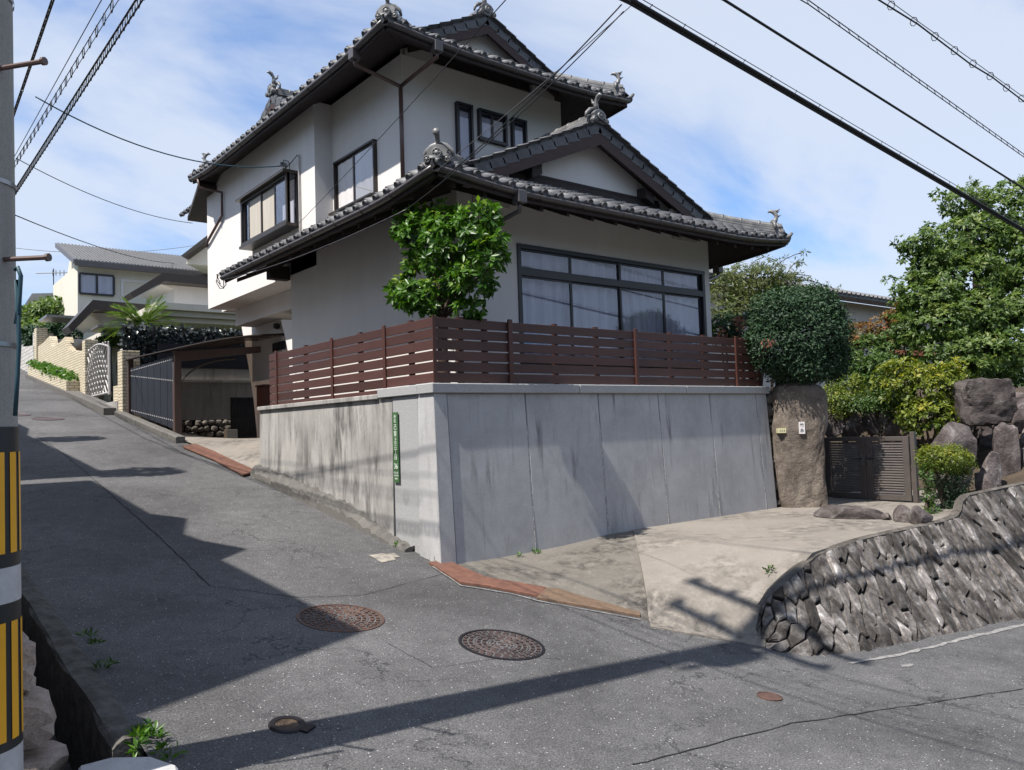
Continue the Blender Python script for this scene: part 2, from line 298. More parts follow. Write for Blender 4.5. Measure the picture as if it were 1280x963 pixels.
# ------------------------------------------------------------------ helpers
class MB:
    def __init__(s): s.v = []; s.f = []
    def add(s, vs, fs):
        o = len(s.v); s.v += [tuple(map(float, p)) for p in vs]; s.f += [tuple(i+o for i in f) for f in fs]; return s
    def box(s, x0, x1, y0, y1, z0, z1):
        x0, x1 = min(x0, x1), max(x0, x1); y0, y1 = min(y0, y1), max(y0, y1); z0, z1 = min(z0, z1), max(z0, z1)
        return s.add([(x0, y0, z0), (x1, y0, z0), (x1, y1, z0), (x0, y1, z0), (x0, y0, z1), (x1, y0, z1), (x1, y1, z1), (x0, y1, z1)],
                     [(0, 3, 2, 1), (4, 5, 6, 7), (0, 1, 5, 4), (1, 2, 6, 5), (2, 3, 7, 6), (3, 0, 4, 7)])
    def prism(s, poly, off):            # poly: ring of 3d points, off: extrusion vector
        n = len(poly); off = np.array(off, float); p = [np.array(q, float) for q in poly]
        return s.add(p+[q+off for q in p], [tuple(range(n))[::-1], tuple(range(n, 2*n))]+[(i, (i+1) % n, n+(i+1) % n, n+i) for i in range(n)])
    def tube(s, pts, r, n=8, cap=True):
        pts = [np.array(p, float) for p in pts]; rr = [r]*len(pts) if np.isscalar(r) else list(r)
        vs = []; fs = []; prev = None
        for i, p in enumerate(pts):
            t = pts[min(i+1, len(pts)-1)]-pts[max(i-1, 0)]; t = t/(np.linalg.norm(t)+1e-9)
            if prev is None:
                a = np.array([0, 0, 1.0]) if abs(t[2]) < 0.9 else np.array([1.0, 0, 0])
                prev = np.cross(t, a)
            u = prev-t*(prev@t); u /= np.linalg.norm(u)+1e-9; prev = u; w = np.cross(t, u)
            for k in range(n):
                a = 2*math.pi*k/n; vs.append(p+rr[i]*(math.cos(a)*u+math.sin(a)*w))
        for i in range(len(pts)-1):
            for k in range(n):
                a = i*n+k; b = i*n+(k+1) % n; fs.append((a, b, b+n, a+n))
        if cap: fs.append(tuple(range(n))[::-1]); fs.append(tuple((len(pts)-1)*n+k for k in range(n)))
        return s.add(vs, fs)
    def lathe(s, prof, c, n=24, a0=0, a1=2*math.pi, closed=True, M=None):
        vs = []; fs = []; m = len(prof); cnt = n if closed else n+1
        for k in range(cnt):
            a = a0+(a1-a0)*k/n
            for (r_, z_) in prof: vs.append(np.array([r_*math.cos(a), r_*math.sin(a), z_]))
        if M is not None: vs = [M@v for v in vs]
        vs = [v+np.array(c, float) for v in vs]
        for k in range(n):
            for i in range(m-1):
                a = k*m+i; b = ((k+1) % cnt)*m+i; fs.append((a, b, b+1, a+1))
        return s.add(vs, fs)
    def mesh(s, name, smooth=False):
        me = bpy.data.meshes.new(name); me.from_pydata(s.v, [], s.f); me.update()
        if smooth: me.polygons.foreach_set('use_smooth', [True]*len(me.polygons))
        return me
    def build(s, name, mat, parent=None, smooth=False, bevel=0.0):
        me = s.mesh(name, smooth)
        if bevel:
            bm = bmesh.new(); bm.from_mesh(me); bmesh.ops.recalc_face_normals(bm, faces=bm.faces)
            bmesh.ops.bevel(bm, geom=[e for e in bm.edges], offset=bevel, segments=1, affect='EDGES', clamp_overlap=True); bm.to_mesh(me); bm.free()
        else:
            bm = bmesh.new(); bm.from_mesh(me); bmesh.ops.recalc_face_normals(bm, faces=bm.faces); bm.to_mesh(me); bm.free()
        return link(name, me, mat, parent)
def link(name, me, mat, parent=None):
    o = bpy.data.objects.new(name, me); C.objects.link(o)
    if mat:
        if len(me.materials) == 0: me.materials.append(MATS[mat])
    if parent is not None: attach(o, parent)
    return o
def attach(o, parent):
    o.parent = parent
    o.matrix_parent_inverse = PINV.get(parent.name, Matrix())
PINV = {}
def thing(name, loc, label, cat, group=None):
    o = bpy.data.objects.new(name, None); C.objects.link(o); o.location = loc; o.empty_display_size = 0.2
    PINV[o.name] = Matrix.Translation(-Vector(loc))
    return tag(o, label, cat, group)
def tag(o, label, cat, group=None):
    o['label'] = label; o['category'] = cat
    if group: o['group'] = group
    return o
def struct(o): o['kind'] = 'structure'; return o
def stuff(o): o['kind'] = 'stuff'; return o
def np_mesh(name, V, F, smooth=False, rnd=None):
    V = np.asarray(V, np.float32); F = np.asarray(F, np.int32); me = bpy.data.meshes.new(name); k = F.shape[1]
    me.vertices.add(len(V)); me.vertices.foreach_set('co', V.ravel()); me.loops.add(F.size); me.loops.foreach_set('vertex_index', F.ravel())
    me.polygons.add(len(F)); me.polygons.foreach_set('loop_start', np.arange(0, F.size, k, dtype=np.int32)); me.polygons.foreach_set('loop_total', np.full(len(F), k, np.int32))
    if smooth: me.polygons.foreach_set('use_smooth', np.ones(len(F), bool))
    me.update(calc_edges=True)
    if rnd is not None:
        a = me.attributes.new('rnd', 'FLOAT', 'FACE'); a.data.foreach_set('value', np.asarray(rnd, np.float32))
    return me
def grid_mesh(name, xs, ys, zf, keep=None):
    X, Y = np.meshgrid(xs, ys); Z = zf(X, Y); V = np.stack([X, Y, Z], -1).reshape(-1, 3); nx = len(xs); F = []
    for j in range(len(ys)-1):
        for i in range(nx-1):
            if keep is None or keep(0.5*(xs[i]+xs[i+1]), 0.5*(ys[j]+ys[j+1])):
                a = j*nx+i; F.append((a, a+1, a+1+nx, a+nx))
    return np_mesh(name, V, F, True)
# ------------------------------------------------------------------ leaves
def unit(v): return v/(np.linalg.norm(v, axis=-1, keepdims=True)+1e-9)
def leaf_mesh(name, P, T, Nn, size, ratio, rnd, fold=0.18, curl=0.0):
    """P base points, T tip directions, Nn normals: every leaf two folded quads."""
    n = len(P); S = unit(np.cross(T, Nn)); Nn = np.cross(S, T); Ls = size[:, None]; W = Ls*ratio
    b = P; tip = P+T*Ls-Nn*Ls*curl; mid = P+T*Ls*0.5; l = mid+S*W*0.5+Nn*W*fold; r = mid-S*W*0.5+Nn*W*fold
    V = np.stack([b, l, tip, r], 1).reshape(-1, 3); i = np.arange(n)*4
    F = np.concatenate([np.stack([i, i+1, i+2], 1), np.stack([i, i+2, i+3], 1)])
    return np_mesh(name, V, F, False, np.concatenate([rnd, rnd]))
def sample_blobs(rs, blobs, n, shell=0.5):
    w = np.array([b[3]*b[4]+b[4]*b[5]+b[3]*b[5] for b in blobs]); w = w/w.sum(); B = np.array([b[:6] for b in blobs])
    k = rs.choice(len(blobs), n, p=w); d = unit(rs.normal(size=(n, 3))); r = shell+(1-shell)*np.sqrt(rs.rand(n))
    return B[k, :3]+d*r[:, None]*B[k, 3:6], d
def inside_others(P, blobs, lim=0.7):
    bad = np.zeros(len(P), bool)
    for b in blobs: bad |= (((P-np.array(b[:3]))/np.array(b[3:6]))**2).sum(1) < lim*lim
    return bad
def crown(name, parent, mat, blobs, nclump, per, size, seed, clump_r=0.12, ratio=0.42, shell=0.6, droop=0.25, up=0.35, rosette=True, tipbias=0.0, fold=0.18):
    rs = np.random.RandomState(seed)
    c, d = sample_blobs(rs, blobs, nclump, shell); bad = inside_others(c, blobs, shell*0.8); c, d = c[~bad], d[~bad]
    n = len(c)*per; ci = np.repeat(np.arange(len(c)), per)
    a = rs.rand(n)*2*math.pi; ax = unit(d+np.array([0, 0, up])+rs.normal(size=d.shape)*0.25)[ci]
    t1 = unit(np.cross(ax, rs.normal(size=(n, 3)))); rad = unit(t1+ax*rs.uniform(-0.1, 0.9, n)[:, None]+np.array([0, 0, -droop]))
    if rosette: P = c[ci]+rad*clump_r*0.15*rs.rand(n)[:, None]
    else: P = c[ci]+rs.normal(size=(n, 3))*clump_r
    Nn = unit(ax+rs.normal(size=(n, 3))*0.35)
    crn = rs.rand(len(c))
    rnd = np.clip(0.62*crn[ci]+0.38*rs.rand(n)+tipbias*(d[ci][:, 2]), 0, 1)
    return link(name, leaf_mesh(name, P, rad, Nn, size*rs.uniform(0.6, 1.25, n), ratio, rnd, fold), mat, parent)
def trunk_mesh(mb, base, top, r0, r1, seed, wob=0.05, n=6):
    rs = random.Random(seed); b = np.array(base, float); t = np.array(top, float); pts = []; rr = []
    for i in range(n+1):
        k = i/n; p = b+(t-b)*k+np.array([rs.uniform(-1, 1), rs.uniform(-1, 1), 0])*wob*(0 < i < n); pts.append(p); rr.append(r0+(r1-r0)*k)
    mb.tube(pts, rr, 7); return mb
def rock(name, parent, mat, c, r, seed, rough=0.16, sub=3, flat=0.0, power=2.0, rotz=0.0, facets=9, boxy=0.0):
    """A boulder: icosphere cut by random planes, then roughened."""
    bm = bmesh.new(); bmesh.ops.create_icosphere(bm, subdivisions=sub, radius=1.0); rs = np.random.RandomState(seed)
    pl = [(unit(rs.normal(size=3)), rs.uniform(0.48, 0.82)) for _ in range(facets)]
    cz, sz = math.cos(rotz), math.sin(rotz)
    off = rs.rand(3)*20
    from mathutils import noise as mn
    for v in bm.verts:
        p = np.array(v.co)
        if boxy: p = p/np.abs(p).max()**boxy*0.92
        for nn, dd in pl:
            k = p@nn
            if k > dd: p = p-nn*(k-dd)*0.92
        p = p*(1+rough*mn.noise(Vector(p*1.7+off))+rough*0.4*mn.noise(Vector(p*5+off)))
        p = p*np.array(r); v.co = Vector((p[0]*cz-p[1]*sz+c[0], p[0]*sz+p[1]*cz+c[1], p[2]+c[2]))
    me = bpy.data.meshes.new(name); bm.to_mesh(me); bm.free()
    return link(name, me, mat, parent)
def text_mesh(ch, size):
    cu = bpy.data.curves.new('txt', 'FONT'); cu.body = ch; cu.size = size; cu.align_x = 'CENTER'; cu.align_y = 'CENTER'; cu.extrude = 0.0006
    o = bpy.data.objects.new('txt', cu); C.objects.link(o); dg = bpy.context.evaluated_depsgraph_get(); me = bpy.data.meshes.new_from_object(o.evaluated_get(dg))
    bpy.data.objects.remove(o); bpy.data.curves.remove(cu); return me
def text_on(ch, size, pos, xdir, zdir, mat, parent, name='lettering', sx=1.0):
    me = text_mesh(ch, size); x = Vector(xdir).normalized(); z = Vector(zdir).normalized(); n = x.cross(z)
    M = Matrix(((x[0]*sx, z[0], n[0], pos[0]), (x[1]*sx, z[1], n[1], pos[1]), (x[2]*sx, z[2], n[2], pos[2]), (0, 0, 0, 1)))
    me.transform(M); me.materials.clear(); return link(name, me, mat, parent)
def catenary(a, b, sag, n=14):
    a = np.array(a, float); b = np.array(b, float); return [a+(b-a)*t+np.array([0, 0, -4*sag*t*(1-t)]) for t in np.linspace(0, 1, n)]

# ------------------------------------------------------------------ ground, road
GY = np.array([-60, 0, 2.5, 3.3, 4, 5.25, 7.3, 9.3, 11.7, 15.3, 21.8, 34.6, 60, 120]); GZ = np.array([-.36, -.36, -.36, -.34, -.28, -.1, .22, .53, .9, 1.42, 2.32, 4.15, 8.0, 14.0])
def G(x, y):
    x = np.asarray(x, float); y = np.asarray(y, float)
    g = (np.interp(y-0.35, GY, GZ)+np.interp(y, GY, GZ)*2+np.interp(y+0.35, GY, GZ))/4; w = np.clip((9.5-y)/4.5, 0, 1)
    return g-0.082*(np.clip(x, -40, 60)-4.05)*w
def gr(u, v):
    d = ray(u, v); t = 0.5
    while t < 150:
        p = EYE+d*t
        if p[2] < float(G(p[0], p[1])): return p
        t += 0.01
    return p
KX = 1.12                                                                # left edge of the side road
xs = np.unique(np.concatenate([np.linspace(-40, -2, 14), np.arange(-2, 13, 0.3), [KX, 4.66, 4.95], np.linspace(13, 60, 24)]))
ys = np.unique(np.concatenate([np.linspace(-14, 1, 10), np.arange(1, 12, 0.3), np.linspace(12, 60, 60), [4.12, 4.66, 7.6]]))
def keep_road(x, y):
    if x < KX and y > 4.12: return False
    if x > 4.95 and y > 7.6: return False
    return True
road = struct(link('road', grid_mesh('road', xs, ys, G, keep_road), 'asphalt'))
gx = np.concatenate([np.linspace(-600, -60, 12), np.linspace(-50, 70, 30), np.linspace(80, 600, 12)]); gy = np.concatenate([np.linspace(-600, -60, 12), np.linspace(-50, 90, 36), np.linspace(100, 600, 12)])
ground = struct(link('ground', grid_mesh('ground', gx, gy, lambda X, Y: G(X, np.clip(Y, -60, 120))-0.75), 'grassland'))
def hill_z(X, Y):
    return -6+37*np.exp(-(((X-235)/75)**2+((Y-128)/70)**2))+38*np.exp(-(((X-60)/110)**2+((Y+170)/60)**2))+24*np.exp(-(((X+110)/80)**2+((Y+130)/60)**2))
hx = np.linspace(-260, 420, 90); hy = np.linspace(-300, 300, 80); hrs = np.random.RandomState(3)
hn = hrs.rand(80, 90)*2.4
hills = struct(link('hills', grid_mesh('hills', hx, hy, lambda X, Y: hill_z(X, Y)+hn*(hill_z(X, Y) > 2)), 'hill_green'))
# asphalt joints and repaired patches lie on the road
def ribbon(pts, w, dz=0.004, wob=0.0, seed=1, n=None):
    rs = random.Random(seed); P = []
    for (a, b) in zip(pts[:-1], pts[1:]):
        m = max(2, int(np.hypot(b[0]-a[0], b[1]-a[1])/0.12))
        for i in range(m): k = i/m; P.append((a[0]+(b[0]-a[0])*k+rs.uniform(-wob, wob), a[1]+(b[1]-a[1])*k+rs.uniform(-wob, wob)))
    P.append(pts[-1]); V = []; F = []
    for i, p in enumerate(P):
        q = P[min(i+1, len(P)-1)]; o = P[max(i-1, 0)]; t = np.array([q[0]-o[0], q[1]-o[1]]); t = t/(np.linalg.norm(t)+1e-9); nn = np.array([-t[1], t[0]])*w*0.5*(1 if wob == 0 else rs.uniform(0.5, 1.2))
        for sgn in (1, -1): x, y = p[0]+nn[0]*sgn, p[1]+nn[1]*sgn; V.append((x, y, float(G(x, y))+dz))
    for i in range(len(P)-1): F.append((2*i, 2*i+1, 2*i+3, 2*i+2))
    return MB().add(V, F)
def px2(pts): return [tuple(gr(u, v)[:2]) for u, v in pts]
for k, (pp, w) in enumerate(((((50, 548), (85, 572), (140, 620), (200, 672), (262, 733)), 0.012), (((262, 733), (330, 742), (372, 748)), 0.008), (((790, 958), (990, 905), (1279, 862)), 0.011), (((372, 748), (452, 745), (560, 716)), 0.006), (((485, 805), (540, 836), (640, 822), (700, 825)), 0.005))):
    ribbon(px2(pp), w, 0.005, 0.008, k).build('asphalt_seam', 'seam', road)
line = ribbon([(6.6, 3.72), (7.4, 3.68), (8.6, 3.68), (10.7, 3.68), (14, 3.66), (22, 3.6), (40, 3.5)], 0.06, 0.006, 0.012, 5).build('edge_line', 'white_paint', road)
def patch(pp, mat, name, dz=0.006, seed=0):
    rs = random.Random(seed); q = px2(pp); V = []
    for a, b in zip(q, q[1:]+q[:1]):
        for i in range(4): k = i/4; V.append((a[0]+(b[0]-a[0])*k+rs.uniform(-.012, .012), a[1]+(b[1]-a[1])*k+rs.uniform(-.012, .012)))
    return MB().add([(x, y, float(G(x, y))+dz) for x, y in V], [tuple(range(len(V)))]).build(name, mat, road)
patch(((462, 695), (480, 692), (496, 700), (478, 704)), 'worn_patch', 'repair_patch', seed=1)
patch(((484, 693), (492, 692), (499, 697), (490, 698)), 'worn_patch', 'repair_patch', seed=2)
patch(((1125, 832), (1140, 831), (1142, 834), (1128, 835)), 'white_paint', 'paint_scrap', seed=4)

# ------------------------------------------------------------------ iron covers in the road
def ground_frame(c):
    x, y = c[0], c[1]; e = 0.25; n = np.array([-(float(G(x+e, y))-float(G(x-e, y)))/(2*e), -(float(G(x, y+e))-float(G(x, y-e)))/(2*e), 1.0]); n /= np.linalg.norm(n)
    a = np.array([1, 0, 0.0]); a = a-n*(a@n); a /= np.linalg.norm(a); b = np.cross(n, a); return np.stack([a, b, n], 1)
def cover(u, v, rad, mat, label, rot=0.0):
    p = gr(u, v); M = ground_frame(p); z = float(G(p[0], p[1]))-0.006; o = np.array([p[0], p[1], z])
    t = thing('manhole_cover', tuple(o), label, 'manhole cover')
    fr = MB(); fr.lathe([(rad*0.93, -0.02), (rad*0.93, 0.014), (rad, 0.012), (rad*1.005, -0.03)], o, 48, M=M); fr.build('rim', 'black_iron' if mat == 'manhole_iron' else mat, t)
    d = MB(); d.lathe([(0.001, 0.004), (rad*0.915, 0.004), (rad*0.915, -0.02)], o, 48, M=M); lid = d.build('lid', mat, t)
    s = MB(); rs = random.Random(int(u))
    def arc(r0, r1, a0, a1, h=0.013):
        k = 4; vs = []; fs = []
        for i in range(k+1):
            a = a0+(a1-a0)*i/k+rot
            for rr, hh in ((r0, 0.003), (r0+0.004, h), (r1-0.004, h), (r1, 0.003)): vs.append(o+M@np.array([rr*math.cos(a), rr*math.sin(a), hh]))
        for i in range(k):
            for j in range(3): fs.append((i*4+j, i*4+j+1, (i+1)*4+j+1, (i+1)*4+j))
        s.add(vs, fs)
    for j, (r0, r1, m, g) in enumerate(((0.80, 0.90, 30, 0.35), (0.67, 0.77, 24, 0.3), (0.605, 0.64, 1, 0), (0.49, 0.58, 20, 0.32), (0.36, 0.46, 12, 0.25), (0.30, 0.325, 1, 0), (0.22, 0.27, 8, 0.45), (0.15, 0.19, 2, 0.45), (0.08, 0.12, 2, 0.5), (0.0, 0.05, 1, 0))):
        for i in range(m):
            a0 = 2*math.pi*(i+(0.5 if j % 2 else 0))/m; a1 = a0+2*math.pi/m*(1-g)
            if m == 1:
                for q in range(8): arc(rad*r0, rad*r1, q*math.pi/4, (q+1)*math.pi/4, 0.010)
            else: arc(rad*r0, rad*r1, a0, a1)
    s.build('raised_pattern', mat, lid); return t
cover(426, 773, 0.355, 'manhole_rust', 'rust red round manhole cover half in the house shadow on the road')
cover(627, 806, 0.345, 'manhole_iron', 'dark brown round manhole cover in full sun in front of the drain plates', 0.3)
p = gr(359, 908); M = ground_frame(p); o = np.array([p[0], p[1], float(G(p[0], p[1]))])
t = thing('valve_cover', tuple(o), 'small round iron valve cover with a hinge lug beside the pole shadow', 'valve cover')
MB().lathe([(0.068, 0.0), (0.07, 0.012), (0.098, 0.014), (0.106, 0.004), (0.108, -0.02)], o, 36, M=M).build('rim', 'black_iron', t)
vd = MB().lathe([(0.001, 0.006), (0.067, 0.006), (0.067, -0.01)], o, 30, M=M).build('lid', 'valve_iron', t)
s = MB()
for a in range(3): s.lathe([((0.02+a*0.018), 0.005), (0.022+a*0.018, 0.010), (0.027+a*0.018, 0.010), (0.029+a*0.018, 0.005)], o, 24, M=M)
s.build('raised_ring', 'valve_iron', vd)
lug = [M@np.array(q)+o for q in ((0.03, -0.10, 0), (0.11, -0.045, 0), (0.135, -0.085, 0), (0.055, -0.14, 0))]
MB().prism(lug, M@np.array([0, 0, 0.012])).build('hinge_lug', 'black_iron', t)
for (u, v, r_) in ((962, 872, 0.09), (60, 524, 0.32), (20, 519, 0.3)):
    p = gr(u, v); M = ground_frame(p); o = np.array([p[0], p[1], float(G(p[0], p[1]))])
    q = MB().lathe([(0.001, 0.006), (r_*0.9, 0.006), (r_*0.92, 0.012), (r_, 0.010), (r_*1.01, -0.02)], o, 32, M=M).build('manhole_cover', 'manhole_rust' if u == 962 else 'manhole_iron')
    q.name = 'valve_cover' if u == 962 else 'manhole_cover'
    tag(q, {962: 'tiny rust brown lid flush in the crossing road by the stone wall', 60: 'worn grey manhole cover far up the side road', 20: 'manhole cover up the side road half hidden by the striped pole'}[u], 'manhole cover' if u != 962 else 'valve cover')

# ------------------------------------------------------------------ left kerb, ditch, block wall
yk = np.arange(4.55, 40, 0.25)
def profile_strip(name, prof, ys_, mat, parent=None, jit=0.0, seed=0):
    rs = np.random.RandomState(seed); V = []; F = []; m = len(prof)
    for y in ys_:
        z0 = float(G(KX, y))
        for (x, z) in prof: V.append((x+rs.uniform(-jit, jit), y, z0+z+rs.uniform(-jit, jit)))
    for j in range(len(ys_)-1):
        for i in range(m-1): a = j*m+i; F.append((a, a+1, a+1+m, a+m))
    for e in (0, len(ys_)-1): F.append(tuple(e*m+i for i in range(m)))
    return MB().add(V, F).build(name, mat, parent)
kerb = struct(profile_strip('kerb', [(KX+0.02, -0.3), (KX+0.015, 0.012), (KX-0.02, 0.03), (KX-0.07, 0.032), (1.0, 0.025), (0.985, 0.0), (0.975, -0.62)], yk, 'ditch_concrete', None, 0.012))
struct(MB().box(-6, KX-0.01, 3.98, 4.12, -0.75, 0.03).build('ditch_end', 'kerb_concrete')); struct(MB().box(-6, 0.52, 4.12, 4.8, -0.7, 0.08).build('verge', 'soil'))
ditch = struct(profile_strip('ditch', [(1.0, -0.4), (0.98, -0.5), (0.70, -0.52), (0.68, -0.44)], np.concatenate([[4.1, 4.3], yk]), 'ditch_concrete', None, 0.004, 2))
slab = [onz(u, v, 0.07)[:2] for u, v in ((98, 957), (140, 946), (190, 945), (222, 956), (228, 985), (150, 1010), (95, 1000))]
tag(MB().prism([(x, y, -0.12) for x, y in slab], (0, 0, 0.19)).build('ditch_cover', 'panel_concrete', None, False, 0.012), 'pale concrete slab covering the end of the roadside ditch', 'slab')
bw = thing('block_wall', (0.3, 4.6, -0.4), 'pinkish rough granite block wall behind the striped pole', 'wall')
brs = random.Random(4); zc = -0.55; row = 0
while zc < 1.25:
    h = brs.uniform(0.28, 0.36); y = 4.55-brs.uniform(0, 0.04); xf = 0.80-0.26*(zc+0.15)
    while y < 11.0:
        w = brs.uniform(0.36, 0.6); dzz = float(G(KX, y+w/2)-G(KX, 4.7))*0.0
        rock('stone', bw, 'pink_granite', (xf-0.24, y+w/2, zc+h/2+dzz), (0.27, w*0.50, h*0.51), brs.randint(0, 9999), 0.10, 3, facets=4, boxy=0.75) if y < 7 else None
        y += w-0.01
    zc += h-0.015; row += 1
bk = MB().prism([(-0.3, 4.75, -0.6), (0.66, 4.75, -0.6), (0.2, 4.75, 1.3), (-0.3, 4.75, 1.3)], (0, 30, 0)); bk.build('wall_core', 'wall_concrete', bw)

# ------------------------------------------------------------------ house across the side road (out of frame, its shadow falls on the road)
nh = thing('street_house', (-5, 9, 0), 'white house on the block wall whose eaves shade the side road', 'house')
def roofed(nh, plan, ze, zr, inset):
    n = len(plan); c = np.mean(plan, 0)
    m = MB(); m.prism([(c[0]+(x-c[0])*0.86, c[1]+(y-c[1])*0.9, 0.0) for x, y in plan], (0, 0, ze-0.05)); m.build('wall', 'stucco_cream', nh)
    V = [(x, y, ze-0.12) for x, y in plan]+[(x, y, ze) for x, y in plan]+[(c[0]+(x-c[0])*inset, c[1]+(y-c[1])*inset, zr) for x, y in plan]
    F = [tuple(range(n))[::-1]]+[(i, (i+1) % n, n+(i+1) % n, n+i) for i in range(n)]+[(n+i, n+(i+1) % n, 2*n+(i+1) % n, 2*n+i) for i in range(n)]+[tuple(range(2*n, 3*n))]
    MB().add(V, F).build('roof', 'roof_tile', nh)
roofed(nh, [(-1.05, 5.6), (-1.12, 8.0), (-0.72, 8.32), (-0.98, 8.85), (-1.05, 9.4), (-0.72, 9.9), (-1.0, 10.3), (-0.97, 12.6), (-8.5, 12.6), (-8.5, 4.2), (-3.6, 4.35), (-2.95, 4.68)], 6.75, 7.9, 0.4)
nh2 = thing('street_house', (-5, 17, 0), 'cream house with tiled roof further up behind the block wall', 'house')
roofed(nh2, [(-0.95, 12.9), (-0.95, 17.6), (-0.7, 18.6), (-0.7, 27), (-8, 27), (-8, 12.9)], 7.25, 8.4, 0.4)
for (yy, zz, sd) in ((13.0, 8.15, 1), (16.9, 8.2, 2)):
    tt = thing('garden_tree', (-1.0, yy, 1.0), ('small round tree between the two houses above the road', 'taller leafy tree behind the upper house above the road')[sd-1], 'tree')
    trunk_mesh(MB(), (-1.0, yy, 0.8), (-1.0, yy, zz-0.3), 0.07, 0.03, sd).build('trunk', 'bark', tt)
    crown('foliage', tt, 'leaf_tree', [(-1.0, yy, zz-0.05, 0.55, 0.32, 0.4)], 150, 7, 0.16, sd+40)

# houses on the far side of the crossing road, behind the viewer (seen in the window panes)
for k, (x0, x1, y0, y1, ze, zr, lab) in enumerate(((-14, -3, -15, -8.5, 5.4, 7.2, 'brown house across the crossing road'), (-0.5, 8.5, -16, -9.5, 6.0, 8.0, 'dark two storey house facing the white house over the road'), (11, 22, -15, -8.5, 4.6, 6.4, 'low brown house down the crossing road'))):
    oh = thing('opposite_house', ((x0+x1)/2, (y0+y1)/2, -0.4), lab, 'house')
    MB().box(x0+.7, x1-.7, y0+.7, y1-.7, -2.5, ze).build('wall', 'timber_grey', oh)
    MB().add([(x0, y0, ze), (x1, y0, ze), (x1, y1, ze), (x0, y1, ze), (x0+2.5, (y0+y1)/2, zr), (x1-2.5, (y0+y1)/2, zr)], [(3, 2, 1, 0), (0, 1, 5, 4), (1, 2, 5), (2, 3, 4, 5), (3, 0, 4)]).build('roof', 'roof_tile', oh)
    for q in range(3): xx = x0+1.6+q*(x1-x0-3)/3; MB().box(xx, xx+1.5, y1-.7, y1-.66, ze-2.2, ze-.9).build('window', 'dark_frame', oh)
# ------------------------------------------------------------------ utility pole
px, py = 0.36, 4.235
pole = thing('utility_pole', (px, py, -0.1), 'concrete utility pole wrapped in black and yellow warning tape', 'utility pole')
def prad(z): return 0.196-0.0105*z
MB().tube([(px, py, z) for z in np.linspace(-0.4, 11.2, 8)], [prad(z) for z in np.linspace(-0.4, 11.2, 8)], 32).build('shaft', 'pole_concrete', pole, True)
def band(z0, z1, mat, dr, name, a0=0, a1=2*math.pi, closed=True):
    MB().lathe([(prad(z0)+dr, z0), (prad(z1)+dr, z1)], (px, py, 0), 40 if closed else 6, a0, a1, closed).build(name, mat, pole, True)
zt = 1.60+dep(-30, 535, 3.53)[2]-1.6; zA = dep(20, 712, 3.4)[2]; zB = dep(20, 757, 3.4)[2]; zC = dep(20, 940, 3.4)[2]
band(zA, zt, 'black_tape', 0.004, 'warning_tape'); band(zC, zB, 'black_tape', 0.004, 'warning_tape'); band(zB, zA, 'white_tape', 0.005, 'reflective_band'); band(zC-0.22, zC, 'white_tape', 0.005, 'reflective_band')
for (z0, z1) in ((zA+0.06, zt-0.11), (zC+0.04, zB-0.08)):
    for k in range(16):
        a = -0.78+k*2*math.pi/16; band(z0, z1, 'yellow_tape', 0.0065, 'yellow_stripe', a, a+0.235, False)
for zz in (zt+0.35, zt+0.02+1.05, 3.6): band(zz, zz+0.02, 'steel', 0.006, 'clamp_band')
for (u, v, l) in ((57, 77, 0), (62, 322, 0)):
    e = dep(u-4, v, 3.5); s0 = np.array([px, py, e[2]+0.01])
    m = MB(); m.tube([s0, e], 0.011, 8); m.tube([e, e+(e-s0)/np.linalg.norm(e-s0)*0.014], 0.018, 8); m.build('step_bolt', 'downpipe', pole)
cb = [dep(u, v, 3.48) for u, v in ((18, 338), (22, 334), (26, 345), (24, 380), (20, 405), (24, 392), (24, 370), (21, 350), (24, 430), (22, 470), (19, 520))]
MB().tube(cb, 0.009, 6).build('cable_loop', 'cable_teal', pole, True)
for zz, ln, ay in ((9.9, 1.7, 0), (9.1, 1.5, 0), (8.2, 1.2, 1)):
    m = MB()
    if ay == 0: m.box(px-0.04, px+0.04, py-ln/2, py+ln/2, zz-0.04, zz+0.04)
    else: m.box(px-ln/2, px+ln/2, py-0.24, py-0.18, zz-0.04, zz+0.04)
    m.build('cross_arm', 'steel', pole)
    for k in (-0.9, -0.45, 0.45, 0.9):
        c_ = (px, py+k*ln/2, zz+0.04) if ay == 0 else (px+k*ln/2, py-0.21, zz+0.04)
        MB().lathe([(0.001, 0.17), (0.03, 0.17), (0.05, 0.13), (0.03, 0.1), (0.05, 0.06), (0.025, 0.03), (0.02, 0)], c_, 10).build('insulator', 'white_iron', pole)
MB().lathe([(0.001, 0.8), (0.15, 0.78), (0.2, 0.7), (0.2, 0.05), (0.16, 0), (0.001, 0)], (px+0.36, py-0.12, 7.3), 20).build('transformer', 'steel', pole)
